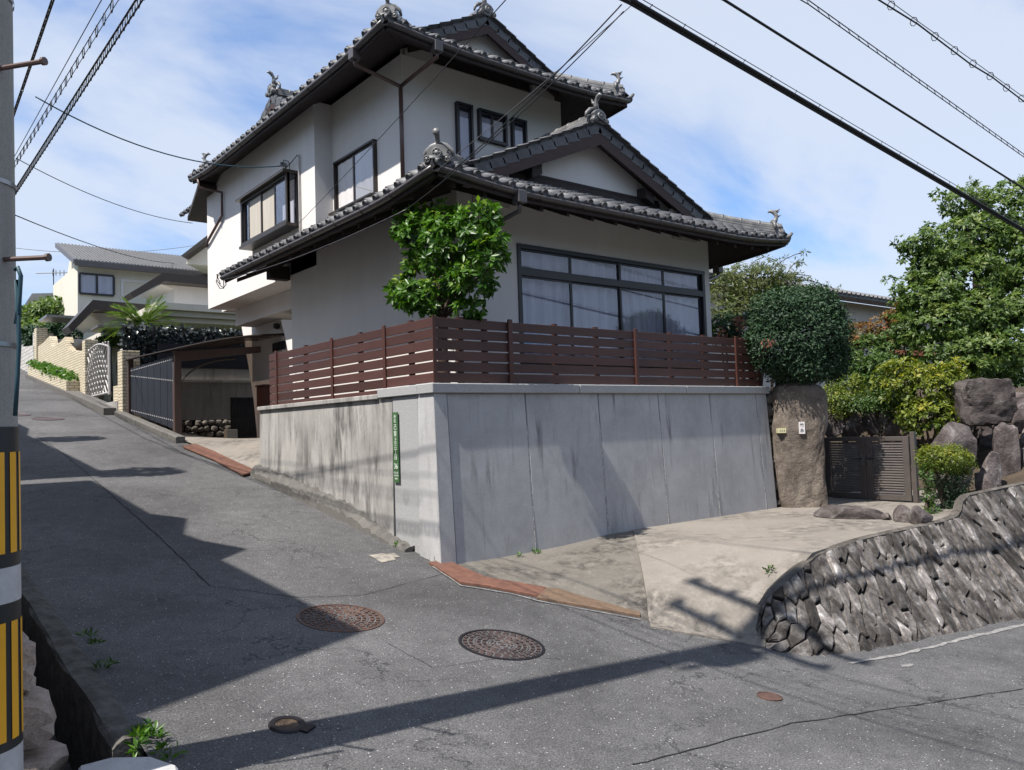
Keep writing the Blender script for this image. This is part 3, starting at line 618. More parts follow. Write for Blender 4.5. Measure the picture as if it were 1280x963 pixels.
# cables along the crossing road, on the pole line y = py
def cable(name, pts, r, mat, label, group=None):
    return tag(MB().tube(pts, r, 6).build(name, mat, None, True), label, 'cable', group)
def along(pp, x0, x1, zz0=None):
    a = ony(*pp[0], py); b = ony(*pp[1], py); s = (b-a)/(b[0]-a[0]); P = [a+s*(x-a[0]) for x in np.linspace(a[0], x1, 30)]
    q = np.array([px, py-0.05, zz0 if zz0 else a[2]+0.35]); k = [q+(P[0]-q)*t+np.array([0, 0, -0.12*math.sin(math.pi*t)]) for t in np.linspace(0, 1, 8)[:-1]]
    return k+P
def hangers(pts, off, step, r, mat, parent, name, mode):
    L_ = 0; P = [np.array(p) for p in pts]; me = None
    mm = MB()
    if mode == 'ring': mm.tube([np.array([0.0, off*0.5*math.cos(t), -off*0.5+off*0.62*math.sin(t)]) for t in np.linspace(0, 6.28, 9)], r, 4, False)
    else: mm.tube([(0, 0, 0), (0.05, 0, off)], r, 4)
    me = mm.mesh(name); me.materials.append(MATS[mat])
    for a, b in zip(P[:-1], P[1:]):
        l = np.linalg.norm(b-a); k = 0
        while L_ < l:
            q = a+(b-a)*(L_/l)
            o = link(name, me, None, parent); o.location = q
            L_ += step
        L_ -= l
m1 = along(((790, 0), (1280, 287)), 4, 30, 5.4)
c1 = thing('telephone_cable', (px, py, 0), 'thick black telephone cable bundle with clips slanting over the gate tree', 'cable')
MB().tube(m1, 0.017, 7).build('cable_core', 'cable', c1, True); MB().tube([np.array(p)+(0, 0.02, -0.022) for p in m1], 0.014, 7).build('cable_core', 'cable', c1, True)
MB().tube([np.array(p)+(0.0, 0, 0.055) for p in m1], 0.004, 5).build('messenger_wire', 'wire_grey', c1); hangers(m1, 0.06, 0.42, 0.004, 'wire_grey', c1, 'clip', 'clip')
c2 = thing('telephone_cable', (px, py, 0.1), 'plain twisted black cable slanting across the white cloud', 'cable')
MB().tube(along(((905, 0), (1280, 236)), 4, 30, 5.8), 0.013, 6).build('cable_core', 'cable', c2, True)
c3 = thing('telephone_cable', (px, py, 0.2), 'thin wire with many spiral hangers between two heavier cables', 'cable'); m3 = along(((1010, 0), (1280, 193)), 4, 30, 6.2)
MB().tube(m3, 0.006, 6).build('cable_core', 'wire_grey', c3, True); MB().tube([np.array(p)+(0, 0, -0.045) for p in m3], 0.006, 6).build('cable_core', 'cable', c3, True); hangers(m3, -0.05, 0.2, 0.0035, 'wire_grey', c3, 'clip', 'clip')
c4 = thing('telephone_cable', (px, py, 0.3), 'topmost cable with a few round hanger rings crossing the sky', 'cable'); m4 = along(((1110, 0), (1280, 122)), 4, 30, 6.6)
MB().tube(m4, 0.005, 6).build('messenger_wire', 'wire_grey', c4, True); MB().tube([np.array(p)+(0, 0, -0.055-0.02*math.sin(i*2.1)) for i, p in enumerate(m4)], 0.010, 6).build('cable_core', 'cable', c4, True); hangers(m4, 0.085, 0.55, 0.005, 'cable', c4, 'hanger_ring', 'ring')
# cables running up the side road
def up_cable(a, b, X, lab, r, rings, step=0.24, ringr=0.07):
    A = onx(*a, X); B = onx(*b, X); s = (B-A)/(B[1]-A[1]); t = thing('overhead_cable', (X, 6, G(X, 6)), lab, 'cable')
    P = [A+s*(y-A[1])-np.array([0, 0, 0.0]) for y in np.linspace(-9, B[1]+2, 26)]+[np.array([X-0.3, B[1]+10, B[2]+2.0])]
    MB().tube(P, r, 6).build('cable_core', 'cable', t, True)
    if rings:
        P2 = [A+s*(y-A[1]) for y in np.linspace(A[1]-0.6, B[1]+1, 12)]
        hangers(P2, ringr, step, 0.005, 'cable', t, 'hanger_ring', 'ring')
        MB().tube([q+np.array([0, 0, -ringr*0.9]) for q in P2], r*0.8, 6).build('cable_core', 'cable', t, True)
    return t
up_cable((65, 0), (18, 138), 1.55, 'overhead cable with small rings right next to the striped pole', 0.011, True, 0.2, 0.07)
up_cable((127, 0), (18, 196), 1.8, 'thin bare overhead wire between two ringed cables', 0.005, False)
up_cable((141, 0), (18, 203), 1.8, 'thin overhead cable with open drop loops', 0.005, True, 0.32, 0.10)
up_cable((170, 0), (18, 238), 1.8, 'dark overhead cable wound with close spiral rings', 0.010, True, 0.17, 0.10)
# ------------------------------------------------------------------ driveway in front of the wall
ED = np.array([1.5, -2.95])/3.3094; EN = np.array([2.95, 1.5])/3.3094
def D(x, y):
    x = np.asarray(x, float); y = np.asarray(y, float)
    s = (x-4.75)*EN[0]+(y-7.2)*EN[1]; sp = np.maximum(s, 0); qx = x-EN[0]*sp; qy = y-EN[1]*sp
    w = 1.15+1.15*np.clip((y-4.3)/3, 0, 1); t = np.clip(sp/w, 0, 1)**0.8
    return G(qx, qy)*(1-t)+0.235*t+0.012
YLX = [4.70, 4.74, 4.86, 5.13, 5.53, 6.22, 6.4, 6.7, 7.3, 7.9, 9.15, 10.6, 11.2, 13.4]; YLY = [7.25, 7.2, 6.68, 6.01, 5.14, 4.30, 4.42, 4.47, 4.55, 4.6, 4.63, 4.62, 4.72, 4.85]
def drive_bm():
    bm = bmesh.new(); cols = []
    for x in np.unique(np.concatenate([np.arange(4.72, 13.4, 0.12), np.array(YLX[1:])])):
        y0 = np.interp(x, YLX, YLY); y1 = 7.28 if x < 10.93 else 7.7
        cols.append([bm.verts.new((x, y, float(D(x, y)))) for y in np.linspace(y0, y1, 26)])
    for a, b in zip(cols[:-1], cols[1:]):
        for i in range(25): bm.faces.new((a[i], b[i], b[i+1], a[i+1]))
    return bm
p0 = np.array([5.62, 5.10, 0]); p1 = np.array([6.55, 6.05, 0]); dl = (p1-p0)/np.linalg.norm(p1-p0); pn = Vector((dl[1], -dl[0], 0))
def half(name, inner, dzf):
    bm = drive_bm()
    bmesh.ops.bisect_plane(bm, geom=bm.verts[:]+bm.edges[:]+bm.faces[:], plane_co=Vector(p0), plane_no=pn, clear_inner=not inner, clear_outer=inner)
    for v in bm.verts: v.co.z += dzf(v.co.x, v.co.y)
    be = [e for e in bm.edges if e.is_boundary]
    r_ = bmesh.ops.extrude_edge_only(bm, edges=be)
    for v in [g for g in r_['geom'] if isinstance(g, bmesh.types.BMVert)]: v.co.z -= 0.35
    bmesh.ops.recalc_face_normals(bm, faces=bm.faces)
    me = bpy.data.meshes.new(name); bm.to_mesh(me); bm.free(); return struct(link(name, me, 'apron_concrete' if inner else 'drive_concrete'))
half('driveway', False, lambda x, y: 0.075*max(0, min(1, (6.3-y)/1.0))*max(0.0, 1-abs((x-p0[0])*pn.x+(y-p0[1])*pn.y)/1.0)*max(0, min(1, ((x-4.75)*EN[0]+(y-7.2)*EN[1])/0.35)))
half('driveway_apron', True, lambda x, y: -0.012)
def plate(pp, mat, name, label, h=0.03, up=0.03):
    q = [gr(u, v) for u, v in pp]
    return tag(MB().prism([(a[0], a[1], float(G(a[0], a[1]))+up-h) for a in q], (0, 0, h)).build(name, mat, None, False, 0.004), label, 'drain cover')
plate(((536, 706), (559.6, 703.5), (606, 724), (612.8, 736), (576, 731)), 'rust_plate', 'drain_plate', 'rusty steel drain plate tapering towards the corner of the retaining wall')
plate(((606, 724.3), (682.5, 737.5), (679, 749), (613, 736.3)), 'rust_plate', 'drain_plate', 'rusty red drain plate between the tapered plate and the brown grating')
plate(((683.5, 738), (800.5, 752.7), (800.5, 773), (671, 750)), 'grate_metal', 'drain_plate', 'brownish weathered drain grating ending at the step of the driveway')
edge = [(541, 709.5), (576, 733.5), (640, 744), (672, 752.5), (800, 776)]
ribbon(px2(edge), 0.022, 0.012, 0.004, 9).build('drain_edge', 'white_paint', road)
plate(((228, 561), (244, 558), (286, 574.3), (271, 579)), 'rust_plate', 'drain_plate', 'upper rusty steel plate bridging the gutter at the carport entrance', 0.03, 0.05)
plate(((270, 579), (286, 574.7), (330, 591), (304, 597)), 'rust_plate', 'drain_plate', 'lower rusty steel plate beside the end of the stained wall', 0.03, 0.05)

# ------------------------------------------------------------------ retaining wall of the house
XC, YC, ZT = 4.77, 7.31, 2.0
rw = thing('retaining_wall', (7.8, 7.4, 0.1), 'grey concrete panel retaining wall under the brown slat fence', 'wall')
js = [4.765, 4.945, 6.06, 7.26, 8.40, 9.51, 10.64, 10.92]
for i, (a, b) in enumerate(zip(js[:-1], js[1:])):
    g0 = 0.0 if i == 0 else 0.007; dy_ = -0.018 if i == 0 else 0.0; dx = 0.0 if i else -0.035
    a0 = a+g0; b0 = b-0.007
    V = [(a0+dx, YC-0.125+dy_, -0.25), (b0, YC-0.125+dy_, -0.25), (b0, YC+0.3, -0.25), (a0+dx, YC+0.3, -0.25), (a0, YC+dy_, ZT), (b0, YC+dy_, ZT), (b0, YC+0.3, ZT), (a0, YC+0.3, ZT)]
    MB().add(V, [(0, 3, 2, 1), (4, 5, 6, 7), (0, 1, 5, 4), (1, 2, 6, 5), (2, 3, 7, 6), (3, 0, 4, 7)]).build('concrete_panel' if i else 'corner_post', 'panel_concrete', rw, False, 0.006)
MB().box(4.95, 10.9, YC+0.06, YC+0.28, -0.2, ZT-0.01).build('panel_backing', 'wall_concrete', rw)
for x in js[2:-1]:
    MB().prism([(x-.0068, YC-0.112, 0.1), (x+.0068, YC-0.112, 0.1), (x+.0068, YC-0.012, 1.62), (x-.0068, YC-0.012, 1.62)], (0, 0.06, 0)).build('joint_filler', 'joint_lime', rw)
for a, b in ((4.735, 6.9), (6.906, 8.95), (8.956, 10.94)): MB().box(a, b, YC-0.05, YC+0.26, ZT, ZT+0.108).build('coping_stone', 'granite', rw, False, 0.008)
lw = thing('side_wall', (4.9, 10, 0.5), 'weathered stained concrete wall along the sloping side road', 'wall')
MB().box(4.768, 4.97, 7.62, 8.16, -0.1, ZT-0.002).build('corner_panel', 'granite', lw, False, 0.006)
xs_ = [(8.17, 12.2)]
wl = MB()
yy = np.linspace(8.175, 12.2, 18)
V = []; F = []
for i, y in enumerate(yy): z0 = float(G(4.7, y))-0.3; V += [(4.745, y, z0), (4.775, y, ZT-0.012), (5.0, y, ZT-0.012), (5.0, y, z0)]
for i in range(len(yy)-1):
    for k in range(4): a = i*4+k; b = i*4+(k+1) % 4; F.append((a, b, b+4, a+4))
F += [(0, 1, 2, 3), tuple(len(V)-4+k for k in range(4))]
wl.add(V, F).build('wall_face', 'old_concrete', lw)
MB().box(4.735, 4.99, 8.47, 12.22, ZT-0.01, ZT+0.05).build('coping', 'old_concrete', lw, False, 0.008)
for a, b in ((7.575, 8.46),): MB().box(4.735, 4.99, a, b, ZT+0.0, ZT+0.108).build('coping_stone', 'granite', lw, False, 0.008)
rs = np.random.RandomState(8); V = []; F = []; yy = np.linspace(7.75, 12.2, 64)
for y in yy:
    g = float(G(4.6, y)); h = 0.02+0.17*min(1, (y-7.7)/1.5)+rs.uniform(-.03, .03)
    V += [(4.60+rs.uniform(-.015, .015), y, g-0.2), (4.625+rs.uniform(-.02, .02), y, g+h*0.55+rs.uniform(-.02, .02)), (4.69+rs.uniform(-.015, .015), y, g+h), (4.77, y, g+h+0.015)]
for i in range(len(yy)-1):
    for k in range(3): a = i*4+k; F.append((a, a+1, a+5, a+4))
F.append((0, 1, 2, 3)); MB().add(V, F).build('footing', 'kerb_concrete', lw)
yd = struct(MB().box(4.96, 11.0, 7.55, 12.15, 0.3, 1.95).build('garden_ground', 'soil'))

# address sign
sg = thing('address_sign', (4.76, 8.16, 1.43), 'narrow green address sign with white characters on the side wall', 'sign')
a = onx(490.3, 516, 4.755); b = onx(498.5, 516, 4.755); zt_, zb_ = a[2], onx(495, 603, 4.752)[2]; yc = 0.5*(a[1]+b[1]); hw = 0.062
MB().box(4.744, 4.7535, yc-hw, yc+hw, zb_, zt_).build('plate', 'sign_green', sg)
hh = zt_-zb_
for ch, fz, sz, sxx in (('西', 0.065, 0.045, 1), ('区', 0.125, 0.045, 1), ('己', 0.215, 0.068, 1), ('斐', 0.31, 0.068, 1), ('上', 0.40, 0.068, 1), ('三', 0.485, 0.068, 1), ('丁', 0.565, 0.068, 1), ('目', 0.645, 0.068, 1), ('36', 0.775, 0.088, 0.95), ('KOI-UE', 0.865, 0.032, 0.9), ('3 CHOME', 0.905, 0.026, 0.9), ('NISHI', 0.95, 0.026, 0.9)):
    text_on(ch, sz, (4.7432, yc, zt_-hh*fz), (0, -1, 0), (0, 0, 1), 'sign_white', sg, sx=sxx)

# ------------------------------------------------------------------ slat fence
fe = thing('slat_fence', (4.85, 7.4, 2.1), 'reddish brown horizontal slat fence on top of the retaining wall', 'fence')
PI_ = 0.122; BH = 0.105; Z0 = 2.125
def board_x(x0, x1, row): MB().box(x0, x1, 7.385, 7.41, Z0+row*PI_, Z0+row*PI_+BH).build('slat', 'fence_board', fe, False, 0.003)
def board_y(y0, y1, row): MB().box(4.845, 4.87, y0, y1, Z0+row*PI_, Z0+row*PI_+BH).build('slat', 'fence_board', fe, False, 0.003)
lp = [7.40]+[float(onx(u, 470, 4.85)[1]) for u in (482.5, 416.5, 346.5)]+[float(onx(337, 470, 4.85)[1])]
for a, b in zip(lp[:-1], lp[1:]):
    for r_ in range(-1, 6):
        if r_ == -1 and a < 8.3: a_ = 8.48
        else: a_ = a
        if b-a_ > 0.05: board_y(a_+(0.0 if a == 7.40 else 0.004), b-0.004, r_)
rp = [4.872]+[float(ony(u, 430, 7.4)[0]) for u in (636, 793, 918)]+[10.93]
for a, b in zip(rp[:-1], rp[1:]):
    for r_ in range(6): board_x(a+0.004, b-0.004, r_)
for y in lp[1:4]: MB().box(4.825, 4.844, y-0.03, y+0.03, ZT+0.05, Z0+6*PI_+0.015).build('post', 'fence_post', fe, False, 0.003)
for x in rp[1:4]: MB().box(x-0.03, x+0.03, 7.355, 7.384, ZT+0.108, Z0+6*PI_+0.015).build('post', 'fence_post', fe, False, 0.003)
MB().box(4.83, 4.878, 7.37, 7.384, ZT+0.108, Z0+6*PI_+0.0).build('corner_post', 'fence_post', fe)
for y in [0.5*(a+b) for a, b in zip(lp[:-2], lp[1:-1])]: MB().box(4.871, 4.92, y-0.03, y+0.03, ZT-0.05, Z0+6*PI_+0.01).build('brace_post', 'fence_post', fe)
for x in [a+(b-a)*k for a, b in zip(rp[:-1], rp[1:]) for k in (0.35, 0.68)]: MB().box(x-0.03, x+0.03, 7.411, 7.46, ZT-0.05, Z0+6*PI_+0.01).build('brace_post', 'fence_post', fe)

# ------------------------------------------------------------------ stone wall by the crossing road
sw = thing('stone_wall', (9, 4.2, -0.7), 'battered wall of dark diagonal stones below the driveway', 'wall')
BASE = np.array([(6.20, 4.40, -.45), (6.27, 4.14, -.48), (6.52, 3.95, -.53), (7.0, 3.86, -.60), (7.6, 3.83, -.66), (8.6, 3.81, -.74), (10.64, 3.8, -.90), (11.4, 3.8, -.96), (12.2, 3.8, -1.02), (14, 3.8, -1.17), (17, 3.8, -1.42), (24, 3.75, -2.0)])
TOP = np.array([(6.25, 4.43, -.38), (6.35, 4.45, -.15), (6.52, 4.46, -.04), (6.9, 4.49, .08), (7.6, 4.58, .22), (8.6, 4.62, .26), (10.6, 4.62, .26), (11.2, 4.70, .27), (11.6, 4.80, .48), (14, 4.83, .50), (17, 4.83, .45), (24, 4.9, .2)])
sl_ = np.concatenate([[0], np.cumsum(np.linalg.norm(np.diff((BASE+TOP)/2, axis=0), axis=1))])
def face_pt(s, t):
    b = np.array([np.interp(s, sl_, BASE[:, k]) for k in range(3)]); c = np.array([np.interp(s, sl_, TOP[:, k]) for k in range(3)]); return b+(c-b)*t
def face_n(s, t):
    a = face_pt(s+0.05, t)-face_pt(s-0.05, t); b = face_pt(s, min(t+0.1, 1.1))-face_pt(s, t-0.1); n = np.cross(a, b); n /= np.linalg.norm(n)+1e-9
    return n if n[1] < 0 or n[0] < -0.3 else -n
V = []; F = []; SS = np.linspace(0, sl_[-1], 120)
for s in SS:
    for t in np.linspace(0, 1, 5): V.append(face_pt(s, t)-face_n(s, 0.5)*0.035)
for i in range(len(SS)-1):
    for j in range(4): a = i*5+j; F.append((a, a+1, a+6, a+5))
MB().add(V, F).build('wall_backing', 'wall_joint', sw)
def clip_poly(P, m, n):                                            # keep (p-m).n <= 0
    out = []
    for a, b in zip(P, P[1:]+P[:1]):
        da = (a[0]-m[0])*n[0]+(a[1]-m[1])*n[1]; db = (b[0]-m[0])*n[0]+(b[1]-m[1])*n[1]
        if da <= 0: out.append(a)
        if da*db < 0: k = da/(da-db); out.append((a[0]+(b[0]-a[0])*k, a[1]+(b[1]-a[1])*k))
    return out
def voronoi_cells(pts, x0, x1, y0, y1, aniso):
    """pts in (s,h); aniso maps to metric space"""
    Q = [aniso@np.array(p) for p in pts]; inv = np.linalg.inv(aniso); res = []
    for i, q in enumerate(Q):
        poly = [tuple(aniso@np.array(c)) for c in ((x0, y0), (x1, y0), (x1, y1), (x0, y1))]
        nb = sorted(range(len(Q)), key=lambda j: (Q[j][0]-q[0])**2+(Q[j][1]-q[1])**2)[1:16]
        for j in nb:
            m = (q+Q[j])/2; n = Q[j]-q; poly = clip_poly(poly, m, n)
            if len(poly) < 3: break
        res.append([tuple(inv@np.array(p)) for p in poly])
    return res
srs = random.Random(11); H = 1.15; SMAX = 11.5; pts = []
ang = R(28); an = np.diag([1/0.15, 1/0.37])@np.array([[math.cos(ang), -math.sin(ang)], [math.sin(ang), math.cos(ang)]])
inv = np.linalg.inv(an)
for i in range(-80, 80):
    for j in range(-80, 80):
        q = inv@np.array([i+0.5*(j % 2)+srs.uniform(-.3, .3), j*0.86+srs.uniform(-.3, .3)])
        if -0.15 < q[0] < SMAX+0.2 and -0.12 < q[1] < H+0.12: pts.append(tuple(q))
def stone_mesh(poly, hgt, seed, mapf, nf):
    rr = random.Random(seed); c = np.mean(poly, 0); P = []
    for a, b in zip(poly, poly[1:]+poly[:1]):
        a = np.array(a); b = np.array(b); l = np.linalg.norm(b-a); k = max(1, int(l/0.11))
        for i in range(k): P.append(a+(b-a)*i/k)
    P = [c+(p-c)*(1-min(0.014/(np.linalg.norm(p-c)+1e-6), 0.3))+np.array([rr.uniform(-.008, .008), rr.uniform(-.008, .008)]) for p in P]
    n = len(P); V = []; tx, ty = rr.uniform(-.35, .35), rr.uniform(-.3, .3)
    for k, h in ((1.0, -0.04), (0.97, hgt*0.6), (0.80, hgt), (0.0, hgt*1.08)):
        for p in (P if k > 0 else [c]):
            q = c+(p-c)*k; hh = h+(0 if h < 0 else (tx*(q[0]-c[0])+ty*(q[1]-c[1]))*0.3+rr.uniform(-.006, .006)); V.append(mapf(q)+nf(q)*hh)
    F = []
    for r_ in range(2):
        for i in range(n): F.append((r_*n+i, r_*n+(i+1) % n, (r_+1)*n+(i+1) % n, (r_+1)*n+i))
    for i in range(n): F.append((2*n+i, 2*n+(i+1) % n, 3*n))
    return MB().add(V, F)
for k, poly in enumerate(voronoi_cells(pts, 0.0, SMAX, 0.0, H, an)):
    if len(poly) < 3: continue
    ar = 0.5*abs(sum(a[0]*b[1]-b[0]*a[1] for a, b in zip(poly, poly[1:]+poly[:1])))
    if ar < 0.006: continue
    stone_mesh(poly, srs.uniform(0.008, 0.034), k, lambda q: face_pt(q[0], q[1]/H), lambda q: face_n(q[0], 0.5)).build('stone', 'wall_stone', sw)
# concrete lip along the top, earth behind
cp = MB(); V = []; F = []
for i, s in enumerate(np.linspace(0.25, sl_[-1], 60)):
    p = face_pt(s, 1.0); n = face_n(s, 0.9); n[2] = 0; n /= np.linalg.norm(n)
    V += [p+n*0.02+np.array([0, 0, -0.05]), p+n*0.025+np.array([0, 0, 0.0]), p-n*0.03+np.array([0, 0, 0.02]), p-n*0.09+np.array([0, 0, 0.0])]
for i in range(59):
    for k in range(3): a = i*4+k; F.append((a, a+1, a+5, a+4))
cp.add(V, F).build('wall_cap', 'rubble', sw)
# ------------------------------------------------------------------ the house
hs = thing('house', (8.5, 11, 1.95), 'two storey white house with grey tiled gable roofs above the slat fence', 'house')
XL, YF, XR = 6.0, 8.5, 11.2
ZS = 4.47                                              # lower eave
w = MB()
w.box(XL, 6.98, YF, YF+0.15, 1.9, 4.86); w.box(11.05, XR, YF, YF+0.15, 1.9, 4.86); w.box(6.98, 11.05, YF, YF+0.15, 4.13, 4.86); w.box(6.98, 11.05, YF, YF+0.15, 1.9, 2.42)
w.box(XL, XL+0.15, YF+0.15, 13.76, 1.0, 4.80); w.box(XR-0.15, XR, YF+0.15, 13.7, 1.9, 4.86); w.box(XL+0.15, XR-0.15, 13.6, 13.76, 1.0, 4.8)
w.build('lower_wall', 'stucco', hs)
MB().box(XL+0.15, XR-0.15, 10.6, 10.7, 1.9, 4.8).build('room_wall', 'interior', hs); MB().box(XL+0.15, XR-0.15, YF+0.16, 10.6, 2.3, 2.41).build('room_floor', 'interior', hs); MB().box(XL+0.15, XR-0.15, YF+0.16, 10.6, 4.5, 4.6).build('room_ceiling', 'interior', hs)
UX1, UX2, UYF, UXR, ZW = 6.0, 6.33, 10.33, 9.6, 7.34
w = MB()
w.prism([(UX2, UYF, 4.6), (UXR, UYF, 4.6), (UXR, 12.69, 4.6), (UX2, 12.69, 4.6)], (0, 0, ZW-4.6))
w.prism([(UX1, 12.692, 4.48), (UXR, 12.692, 4.48), (UXR, 18.27, 4.48), (UX1, 18.27, 4.48)], (0, 0, ZW-4.48))
w.build('upper_wall', 'stucco', hs)
MB().prism([(6.55, 13.8, 4.1), (10, 13.8, 4.1), (10, 18.1, 4.1), (6.55, 18.1, 4.1)], (0, 0, 0.375)).build('overhang_beam', 'stucco', hs)
q = [onx(u, v, 7.0) for u, v in ((300, 396), (304, 420), (311, 460), (317, 500), (321, 540), (322, 560), (352, 560), (352, 396))]
MB().prism(q, (0.7, 0, 0)).build('tapered_pier', 'stucco', hs)
q = [onx(u, v, 6.6) for u, v in ((351, 400), (356, 420), (361, 445), (362, 470), (372, 470), (372, 400))]
MB().prism(q, (0.25, 0, 0)).build('haunch', 'stucco', hs)

# windows ------------------------------------------------------------
def window(axis, a0, a1, z0, z1, plane, out, cols, rows, mat='dark_frame', fw=0.05, depth=0.07, curtain=None, shut=()):
    """axis 'x': window in plane y=plane spanning x; 'y': in plane x=plane. out = outward sign along the normal."""
    def bx(m, b0, b1, c0, c1, d0, d1):
        lo, hi = plane+out*d0, plane+out*d1
        if axis == 'x': m.box(b0, b1, lo, hi, c0, c1)
        else: m.box(lo, hi, b0, b1, c0, c1)
        return m
    f = MB(); bx(f, a0, a1, z0, z0+fw, -depth, 0.025); bx(f, a0, a1, z1-fw, z1, -depth, 0.025); bx(f, a0, a0+fw, z0+fw, z1-fw, -depth, 0.02); bx(f, a1-fw, a1, z0+fw, z1-fw, -depth, 0.02)
    fr = f.build('window_frame', mat, hs)
    zs = [z0+fw]+list(rows)+[z1-fw]; cs = [a0+fw]+list(cols)+[a1-fw]
    for zz in rows: bx(MB(), a0+fw, a1-fw, zz-0.045, zz+0.045, -depth, 0.018).build('transom', mat, fr)
    for j, (zl, zh) in enumerate(zip(zs[:-1], zs[1:])):
        zl += 0.045*(j > 0); zh -= 0.045*(j < len(zs)-2)
        for i, (cl, ch) in enumerate(zip(cs[:-1], cs[1:])):
            d = -0.022-0.016*(i % 2); s_ = 0.028; m = MB()
            bx(m, cl-(s_*0.5 if i else 0), ch+(s_*0.5 if i < len(cs)-2 else 0), zl, zl+s_, d-0.012, d+0.012); bx(m, cl-(s_*0.5 if i else 0), ch+(s_*0.5 if i < len(cs)-2 else 0), zh-s_, zh, d-0.012, d+0.012)
            bx(m, cl-(s_*0.5 if i else 0), cl+s_, zl+s_, zh-s_, d-0.0125, d+0.0115); bx(m, ch-s_, ch+(s_*0.5 if i < len(cs)-2 else 0), zl+s_, zh-s_, d-0.0125, d+0.0115); m.build('sash', mat, fr)
            g = MB()
            if (i, j) in shut: bx(g, cl+s_, ch-s_, zl+s_, zh-s_, d-0.004, d+0.004).build('blind_panel', 'curtain_beige', fr)
            else: bx(g, cl+s_, ch-s_, zl+s_, zh-s_, d-0.002, d+0.002).build('pane', 'glass', fr)
    if curtain:
        n = int((a1-a0)/0.028); V = []; F = []; rr = random.Random(int(a0*100))
        ph = 0.0
        for i in range(n+1):
            ph += rr.uniform(0.4, 1.1); a = a0+0.02+(a1-a0-0.04)*i/n; dd = plane-out*(depth+0.04+0.034*math.sin(ph))
            for zz in (z0+0.02, z1-0.02): V.append((a, dd, zz) if axis == 'x' else (dd, a, zz))
        for i in range(n): F.append((2*i, 2*i+2, 2*i+3, 2*i+1))
        MB().add(V, F).build('curtain', curtain, fr)
    return fr
xw0, xw1 = 6.98, 11.05; step = (xw1-xw0)/4
window('x', xw0, xw1, 2.42, 4.13, YF, -1, [xw0+step, xw0+2*step, xw0+3*step], [3.74], curtain='curtain', fw=0.06, depth=0.1)
def recess(axis, a0, a1, z0, z1, plane, out):
    m = MB(); d = plane+out*0.004
    if axis == 'x': m.box(a0, a1, d, plane+out*0.006, z0, z1)
    else: m.box(d, plane+out*0.006, a0, a1, z0, z1)
    return m
def surf_window(axis, a0, a1, z0, z1, plane, out, cols, rows, **kw):    # shallow window standing 9 cm proud of a solid wall
    p2 = plane+out*0.07
    b = MB()
    if axis == 'x': b.box(a0, a1, plane-out*0.01, plane+out*0.006, z0, z1)
    else: b.box(plane-out*0.01, plane+out*0.006, a0, a1, z0, z1)
    b.build('window_back', 'interior', hs)
    return window(axis, a0, a1, z0, z1, p2-out*0.02, out, cols, rows, depth=0.048, **kw)
def thin_curtain(axis, a0, a1, z0, z1, plane, out, mat, parent):
    n = max(6, int((a1-a0)/0.03)); V = []; F = []; ph = 0; rr = random.Random(int(a0*77))
    for i in range(n+1):
        ph += rr.uniform(0.5, 1.2); a = a0+(a1-a0)*i/n; dd = plane+out*(0.014+0.008*(1+math.sin(ph))*0.5)
        for zz in (z0, z1): V.append((a, dd, zz) if axis == 'x' else (dd, a, zz))
    for i in range(n): F.append((2*i, 2*i+2, 2*i+3, 2*i+1))
    MB().add(V, F).build('curtain', mat, parent)
fr = surf_window('y', 11.12, 12.52, 5.36, 6.25, UX2, -1, [11.86], [], fw=0.03, mat='bronze'); thin_curtain('y', 11.86, 12.45, 5.4, 6.2, UX2, -1, 'plate_white', fr); thin_curtain('y', 11.18, 11.84, 5.4, 6.2, UX2, -1, 'curtain_beige', fr)
MB().box(6.17, 6.33, 11.08, 12.56, 5.33, 5.36).build('window_sill', 'bronze', fr)
for a0, a1, z0, z1, cc in ((7.30, 7.62, 5.3, 6.81, []), (7.74, 8.32, 6.28, 6.80, [8.03]), (8.43, 8.75, 6.0, 6.80, [])):
    fr = surf_window('x', a0, a1, z0, z1, UYF, -1, cc, [], fw=0.04); thin_curtain('x', a0+0.05, a1-0.05, z0+0.05, z1-0.12, UYF, -1, 'curtain', fr)
# bay window
bz0, bz1, by0, by1, bx = 5.28, 6.24, 13.34, 15.56, 5.76
bay = window('y', by0, by1, bz0+0.05, bz1-0.02, bx+0.02, -1, [13.95, 14.58, 15.2], [], mat='bronze', fw=0.055, depth=0.04, shut=((1, 0), (2, 0)))
m = MB(); m.box(bx-0.03, 6.0, by0-0.03, by1+0.03, bz0, bz0+0.05); m.box(bx-0.08, 6.0, by0-0.05, by1+0.06, bz1-0.02, bz1+0.03); m.build('bay_box', 'bronze', bay)
m = MB(); m.box(bx+0.02, bx+0.07, by0, by0+0.03, bz0+0.05, bz1-0.02); m.box(5.95, 6.0, by0, by0+0.03, bz0+0.05, bz1-0.02); m.build('bay_side_frame', 'bronze', bay)
MB().box(bx+0.07, 5.95, by0+0.01, by0+0.016, bz0+0.05, bz1-0.02).build('pane', 'glass', bay)
m = MB(); m.box(bx+0.02, 6.0, by1-0.03, by1, bz0+0.05, bz1-0.02); m.build('bay_side', 'bronze', bay)
MB().box(5.985, 5.996, by0+0.04, by1-0.04, bz0+0.05, bz1-0.03).build('room_back', 'interior', bay)
thin_curtain('y', 13.4, 13.92, bz0+0.06, bz0+0.5, 5.95, -1, 'plate_white', bay); thin_curtain('y', 15.25, 15.4, bz0+0.06, bz1-0.1, 5.9, -1, 'plate_white', bay)

